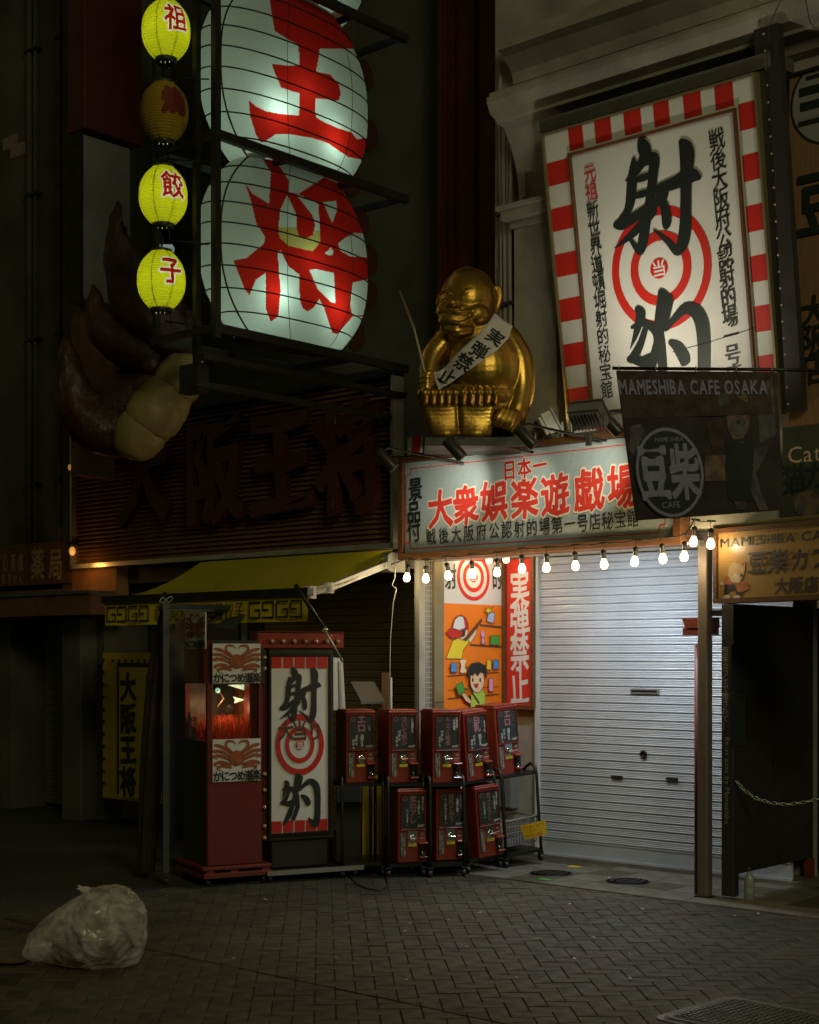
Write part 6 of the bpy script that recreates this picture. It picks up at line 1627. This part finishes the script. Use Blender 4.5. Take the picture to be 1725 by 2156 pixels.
# equipment rack frame
rk = at_(350, 1400, 10.62); rk.z = 0; rkf = Fr(rk, Vector((math.cos(.22), math.sin(.22), 0)))
t = thing('rack_frame', 'grey green square tube rack frame rising behind the prize machine', 'rack', rkf)
rt = rkf.hit(350, 1282)[1]; rw = rkf.hit(533, 1290)[0]; rm = rkf.hit(443, 1290)[0]
for x in (0, rm, rw): MB().box(x-.022, x+.022, .09 if x == 0 else .3, rt-.001, -.62, -.58).build('post', 'rack_paint', t) if x else MB().box(-.022, .022, .09, rt-.001, -.02, .02).build('post', 'rack_paint', t)
MB().box(-.025, rw+.03, rt, rt+.045, -.63, -.58).build('top_bar', 'rack_paint', t); MB().box(-.025, .02, rt, rt+.045, -.579, .02).build('top_bar', 'rack_paint', t)
MB().bar((-.02, rt+.02, .0), (rw, rt+.03, -.60), .035, .04).build('diagonal_bar', 'rack_paint', t)
caster(t, 0, 0)
MB().tube([(.0+.04*math.cos(a)*(1+.3*math.sin(3*a)), rt+.065+.022*math.sin(2*a), .03*math.sin(a)) for a in np.linspace(0, 6.28, 22)[:-1]], .004, seg=5, closed=True).build('wire_tie', 'white_wire', t)
MB().add([(rm+.06, rt-.12, -.5), (rw-.1, rt-.02, -.5), (rw-.02, rt-.03, -.3), (rm+.2, rt-.14, -.3)], [(0, 1, 2, 3)]).build('tarp_end', 'rack_paint', t)
b = MB(); b.box(.03, rw, 1.0, rt-.02, -1.1, -1.05); t3 = thing('dark_cupboard', 'dark cupboard standing behind the rack frame', 'cupboard', rkf); b.build('door', 'black_plastic', t3); MB().box(.03, rw, .2, 1.0, -1.1, -.9).build('body', 'black_plastic', t3)
# furled parasol cover
um = at_(318, 1400, 10.9); um.z = 0; uf = Fr(um, X)
t = thing('furled_parasol', 'folded dark brown parasol leaning beside the yellow pillar sign', 'parasol', uf)
b = MB(); v = []; NSg = 36
for j in range(15):
    u = j/14; z = .05+u*1.98; cx = -.045+.13*u**1.2+.01; r = .055+.02*math.sin(u*3) if u < .75 else .065*(1-(u-.75)/.28)+.01
    for k in range(NSg):
        a = 2*math.pi*k/NSg; rr = r*(1+.22*math.sin(7*a+u*2))
        v.append((cx+rr*math.cos(a), z, rr*math.sin(a)*.8))
b.add(v, [(j*NSg+k, (j+1)*NSg+k, (j+1)*NSg+(k+1) % NSg, j*NSg+(k+1) % NSg) for j in range(14) for k in range(NSg)], smooth=True)
b.build('cloth', mat('parasol_cloth', (.022, .015, .011), .85, var=.5, vs=5), t)
MB().tube([(-.04, 0, 0), (.10, 2.12, 0)], .014).build('pole', 'dark_metal', t)
# slanting parasol pole over the header
sl_ = Fr(at_(668, 1320, 10.45), X); iv = sl_.m().inverted()
t = thing('slanting_pole', 'slanting bare metal pole over the bulb header sign', 'pole', sl_)
a_, b_, c_ = iv @ at_(622, 1231, 10.4), iv @ at_(684, 1326, 10.5), iv @ at_(722, 1394, 10.6)
MB().tube([a_, b_], .016, seg=12).build('upper_tube', 'dark_metal', t); MB().tube([b_, c_], .008, seg=10).build('lower_tube', 'aluminium', t); MB().tube([b_-Vector((.01, -.012, 0)), b_+Vector((.01, -.012, 0))], .021, seg=12).build('collar', 'aluminium', t)
# white easel board and tilted panel behind
ef = Fr(at_(706, 1495, 11.6), Vector((math.cos(.6), math.sin(.6), 0))); q = [ef.hit(*p) for p in ((700, 1495), (728, 1495), (722, 1386), (700, 1384))]
t = thing('white_easel', 'white folding easel board behind the leftmost capsule machine', 'easel', ef)
MB().prism([q[0], q[1], q[2], q[3]], -.03, 0).build('board', 'white_metal', t)
q2 = [ef.hit(*p) for p in ((714, 1492), (719, 1492), (716, 1392), (712, 1392))]; MB().prism(q2, .001, .012).build('edge_rail', 'aluminium', t)
pf2 = Fr(at_(761, 1477, 11.7), X); q = [pf2.hit(*p) for p in ((761, 1477), (811, 1476), (787, 1436), (736, 1436))]
t = thing('tilted_panel', 'tilted grey metal panel behind the second capsule machine', 'panel', pf2)
MB().add([(q[0][0], q[0][1], 0), (q[1][0], q[1][1], 0), (q[2][0], q[2][1], -.22), (q[3][0], q[3][1], -.22)]+[(q[0][0], q[0][1]-.02, 0), (q[1][0], q[1][1]-.02, 0), (q[2][0], q[2][1]-.02, -.22), (q[3][0], q[3][1]-.02, -.22)], [(0, 1, 2, 3), (7, 6, 5, 4), (0, 4, 5, 1), (1, 5, 6, 2), (2, 6, 7, 3), (3, 7, 4, 0)]).build('sheet', 'grey_panel', t, fix=True)
MB().bar((.06, -.02, -.02), (.06, -.62, -.02), .03, .03).build('stand', 'dark_metal', t)
t = thing('menu_stand', 'small wooden notice stand beside the hanging crank rod', 'stand', Fr(at_(812, 1495, 11.8), X))
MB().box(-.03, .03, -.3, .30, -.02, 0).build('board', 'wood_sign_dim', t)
t = thing('yellow_cabinet', 'yellow board standing behind the empty cart deck', 'board', Fr(at_(766, 1800, 11.6), X))
MB().box(-.01, .14, -.0, .62, -.05, 0).build('board', 'yellow_panel', t)
t = thing('white_carton', 'white carton lying behind the leftmost cart', 'box', Fr(at_(714, 1690, 11.55), X))
MB().cbox(-.02, .17, .0, .13, -.2, 0, .004).build('box', 'grey_panel', t); MB().box(-.02, .17, -.45, .0, -.2, -.01).build('support', 'black_plastic', t)
# power cable on the ground
t = thing('power_cable', 'thin dark cable looping on the ground below the carts', 'cable', Fr(P0*0, X, Y))
pts = [ground(x, y) for x, y in ((735, 1845), (750, 1862), (775, 1874), (800, 1876), (818, 1866), (812, 1840), (800, 1822))]; MB().tube([p+Z*.008 for p in pts], .006, seg=6).build('cable', 'wire', t)
t = thing('extension_cable', 'pale extension cable lying under the lower capsule machines', 'cable', Fr(P0*0, X, Y))
pts = [ground(x, y) for x, y in ((700, 1818), (740, 1812), (790, 1830), (850, 1838), (900, 1818), (930, 1812))]; MB().tube([p+Z*.01 for p in pts], .005, seg=6).build('cable', 'white_wire', t)

# ================================================================ rubbish bag
gb = ground(206, 2040); bgf = front(gb+Vector((0, .06, 0)))
t = thing('rubbish_bag', 'knotted translucent plastic rubbish bag slumped on the paving at lower left', 'bag', bgf)
kb = gb.y/F; b = MB(); NA, NR = 240, 130; v = []
def bp_(x, y): return ((x-206)*kb, (2042-y)*kb)
knot = Vector((*bp_(176, 1886), .02))
for j in range(NR+1):
    ph = math.pi*j/NR
    for i in range(NA):
        th = 2*math.pi*i/NA; d = Vector((math.sin(ph)*math.cos(th), math.cos(ph), math.sin(ph)*math.sin(th)))
        rx, ry, rz = .255, .205, .22
        p = Vector((d.x*rx, d.y*ry, d.z*rz))
        p.y = p.y if p.y > 0 else p.y*(.98)
        # slump: wide base
        if d.y < 0: p.x *= 1+.12*(-d.y)**.5; p.z *= 1.08; p.y = max(p.y, -.185)
        # tail to the left
        if d.x < -.15:
            k = (-d.x-.15)/.85; p.x -= .13*k**1.3; p.y = p.y*(1-.14*k**.8)-.07*k; p.z *= 1-.25*k
        c = Vector((.0, .19, 0)); p += c
        v.append(p)
def ridged(q): return 1-abs(noise.noise(q))*2.2
for i, p in enumerate(v):
    r = p-knot; an = math.atan2(r.y, r.x+.6*r.z); dist = r.length
    fold = (ridged(Vector((an*4.5, dist*.8, 1.3)))*.9+ridged(Vector((an*11, dist*1.3, 4.1)))*.4)*min(1, dist*6)*max(0, 1-dist*1.6)
    big = noise.noise(p*3.6)*1.5+noise.noise(p*8+Vector((3, 1, 2)))*.5+ridged(p*6)*.16
    c = Vector((.02, .16, 0)); nrm = (p-c).normalized(); k = .015*fold+.036*big-.014+.010*ridged(p*15)
    near = math.exp(-(dist/.09)**2)
    p += nrm*k; p += (knot-p)*near*.2
    p.y = max(.004+.012*abs(noise.noise(p*12)), p.y)
b.add([tuple(p) for p in v], [(j*NA+i, (j+1)*NA+i, (j+1)*NA+(i+1) % NA, j*NA+(i+1) % NA) for j in range(NR) for i in range(NA)], smooth=True)
b.build('film', 'bag_film', t, fix=True)
b = MB(); rnd = random.Random(2)
b.ell((-.06, .20, .0), (.09, .13, .10), seg=24, rings=16); b.ell((.06, .11, .0), (.13, .09, .11)); b.ell((-.16, .07, .0), (.12, .06, .09))
b.v = [tuple(Vector(q)+Vector((noise.noise(Vector(q)*9), noise.noise(Vector(q)*9+Vector((5, 0, 0))), noise.noise(Vector(q)*9+Vector((0, 7, 0)))))*.04) for q in b.v]
b.v = [(x, max(.01, y), z) for x, y, z in b.v]
b.build('contents', mat('rubbish', (.10, .075, .055), .8, var=.8, vs=7), t)
b = MB(); v = []
for k in range(7):
    a = k*.9; b.tube([knot+Vector((0, -.01, 0)), knot+Vector((.025*math.cos(a), .03, .025*math.sin(a))), knot+Vector((.035*math.cos(a)-.01, .03+.012*math.sin(k*2), .03*math.sin(a)))], [.014, .011, .004], seg=5)
b.build('knot_ends', 'bag_film', t)
# cardboard / paper to the left of the bag
gq = ground(20, 2025); t = thing('flattened_cardboard', 'crumpled flat piece of cardboard beside the rubbish bag at the left edge', 'cardboard', Fr(gq, X, Y))
b = MB(); v = []
for j in range(9):
    for i in range(13):
        x, y = -.25+.36*i/12, -.12+.35*j/8; v.append((x, y, .015+.02*abs(noise.noise(Vector((x*9, y*9, 0))))+.012*abs(noise.noise(Vector((x*24, y*24, 0))))))
b.add(v, [(j*13+i, j*13+i+1, (j+1)*13+i+1, (j+1)*13+i) for j in range(8) for i in range(12)]).build('sheet', mat('card', (.09, .065, .045), .8, var=.5, vs=12), t)

# ================================================================ manholes, tags, bottle, litter
def cover(label, vx, vy, rx, ry):
    g_ = ground(vx, vy); lp = G.m().inverted() @ g_; f = Fr(G.at(lp.x, lp.y, .0), U, IN); t = thing('manhole_cover', label, 'manhole cover', f)
    MB().lathe([(rx, .0005), (rx, .0075), (rx*.94, .009)], (0, 0, 0), 'z', 36).build('ring', 'iron', t)
    b = MB(); 
    for k in range(-7, 8):
        y = k*rx/8; w = math.sqrt(max(0, (rx*.88)**2-y*y)); 
        if w > .03:
            for q in range(4): x0 = -w+2*w*q/4; b.box(x0+.01, x0+w/2-.01, y-.008, y+.008, .009, .013)
    b.build('tread_pattern', 'iron', t)
cover('round iron manhole cover on the strip in front of the shutter, left one', 1160, 1840, .16, .1)
cover('round iron manhole cover on the strip in front of the shutter, right one', 1322, 1857, .16, .1)
g_ = ground(1555, 2104); p1m = ground(1404, 2146)
ax = (ground(1725, 2136)-ground(1560, 2104)); ax.z = 0; ax.normalize()
f = Fr(g_, ax, Vector((-ax.y, ax.x, 0))); t = thing('utility_cover', 'large rectangular iron utility cover with maze tread at the lower right corner', 'utility cover', f)
ln2 = .62; 
def rrect(x0, x1, y0, y1, r, n=6):
    pts = []
    for cx, cy, a0 in ((x1-r, y1-r, 0), (x0+r, y1-r, 90), (x0+r, y0+r, 180), (x1-r, y0+r, 270)):
        for k in range(n+1): a = math.radians(a0+90*k/n); pts.append((cx+r*math.cos(a), cy+r*math.sin(a)))
    return pts
MB().prism(rrect(-.06, 1.0, -.62, .01, .07), .001, .008).build('outer_frame', 'iron_edge', t); MB().prism(rrect(-.035, .975, -.595, -.015, .06), .0085, .0105).build('groove', 'iron', t); MB().prism(rrect(-.02, .96, -.58, -.03, .05), .011, .0145).build('inner_frame', 'iron_edge', t); MB().prism(rrect(-.0, .94, -.56, -.05, .04), .015, .0165).build('plate', 'iron', t)
b = MB(); st = .034
for i in range(27):
    for j in range(14):
        x, y = .02+i*st, -.54+j*st
        if (i+j) % 2: b.box(x, x+.027, y+.004, y+.018, .0168, .0215)
        else: b.box(x+.006, x+.019, y-.002, y+.026, .0168, .0215)
b.build('maze_tread', 'iron_edge', t)
for vx, vy, m, lab in ((1210, 1826, 'yellow_panel', 'small worn yellow marker plate set in the strip by the shutter'), (1148, 1853, 'green_print', 'small green marker tape on the strip beside the left manhole')):
    g_ = ground(vx, vy); lp = G.m().inverted() @ g_; t = thing('marker_plate', lab, 'marker', Fr(G.at(lp.x, lp.y, 0), U, IN)); MB().cbox(-.05, .05, -.035, .035, .0045, .0075, .001).build('plate', m, t)
g_ = ground(1578, 1893); t = thing('plastic_bottle', 'clear plastic water bottle standing behind the partition foot', 'bottle', front(g_))
kz = .92; MB().lathe([(.030, 0), (.036, .01), (.036, .07), (.033, .08), (.036, .09), (.036, .135), (.020, .17), (.013, .18), (.013, .20)], seg=16).build('body', 'bottle', t); MB().lathe([(.015, .19), (.015, .212), (.012, .214)], seg=12).build('cap', 'black_plastic', t)
rnd = random.Random(11)
lit = [(1010, 1923, 0), (1200, 1905, 0), (1188, 1920, 1), (940, 1938, 0), (765, 1920, 1), (868, 1945, 0), (1130, 1978, 0), (858, 1962, 0), (1330, 2010, 0), (1250, 1975, 0), (1480, 1945, 0), (1545, 1930, 0), (1420, 1935, 1), (1280, 1850, 0), (1600, 1925, 0), (560, 1895, 0), (975, 1995, 0), (1150, 2002, 0), (700, 2018, 0), (1060, 2005, 1), (1215, 2020, 0), (1085, 2060, 0), (860, 2065, 0), (1640, 1980, 0), (355, 1888, 0), (490, 2020, 0), (1330, 2062, 0), (1350, 1915, 0)]
seen_ = {}
for k, (vx, vy, m) in enumerate(lit):
    g_ = ground(vx+rnd.uniform(-6, 6), vy); f = Fr(g_, Vector((math.cos(k), math.sin(k), 0)), Vector((-math.sin(k), math.cos(k), 0)))
    b = MB(); w1, w2 = rnd.uniform(.008, .022), rnd.uniform(.004, .010)
    b.add([(-w1, -w2, .004), (w1, -w2*.7, .006), (w1*.8, w2, .012), (-w1*.6, w2, .004), (0, 0, .010)], [(0, 1, 4), (1, 2, 4), (2, 3, 4), (3, 0, 4)])
    o = b.build('litter_scrap', 'leaf_litter' if m else 'litter'); o.matrix_world = f.m()
    zx = 'below the red dolly' if vx < 600 else 'before the white light box' if vx < 800 else 'before the capsule machines' if vx < 1050 else 'before the silvery shutter' if vx < 1400 else 'near the steel post foot'
    zy = 'close to the shop strip' if vy < 1915 else 'upper paving' if vy < 1950 else 'middle paving' if vy < 2000 else 'lowest row'
    lb_ = '%s litter scrap %s, %s' % ('brown' if m else 'pale', zx, zy); seen_[lb_] = seen_.get(lb_, 0)+1
    if seen_[lb_] > 1: lb_ += ', ' + ['', '', 'smaller one', 'right one', 'lowest one', 'last one', 'flat one', 'outer one'][seen_[lb_]]
    tag(o, lb_, 'litter', 'scraps of litter on the paving')
for k in range(48):
    g_ = ground(rnd.uniform(600, 1700), rnd.uniform(1890, 2130)); o = MB().prism([(.016*math.cos(a)*rnd.uniform(.7, 1.1), .012*math.sin(a)) for a in np.linspace(0, 6.28, 10)[:-1]], .0018, .0032).build('gum_spot', 'concrete'); o.parent = pave; o.matrix_local = G.m().inverted() @ Fr(g_, X, Y).m()
# thin wires crossing the upper right
for vs_, lab in (([(1615, 150, 9.0), (1618, 60, 9.0), (1648, -10, 9.0)], 'thin black wire rising past the cornice, left one'), ([(1725, 70, 9.0), (1705, 45, 9.0), (1695, -10, 9.0)], 'thin black wire rising past the cornice at the right edge'), ([(1416, 741, 9.4), (1500, 718, 9.4), (1592, 689, 9.4)], 'thin dark wire crossing the lower part of the white board')):
    w = [at_(*p) for p in vs_]; t = thing('overhead_wire', lab, 'wire', Fr(w[0], X)); iv = Fr(w[0], X).m().inverted(); MB().tube([iv @ p for p in w], .003, seg=5).build('strand', 'wire', t)
t = thing('sign_stay_rod', 'thin black rod joining the spotlights along the sign top', 'rod', GM(1.40)); q = [GM(1.4).hit(x, y) for x, y in ((800, 962), (868, 962))]; MB().tube([(a, z, 0) for a, z in q], .007).build('rod', 'black_metal', t)
# light spilling along the street from the lit shopping arcade behind the camera
lamp('street_light', 'AREA', (3.5, -3.0, 7.5), 330, (1.0, .94, .52), None, 3.0, aim=(.8, 10, .8))
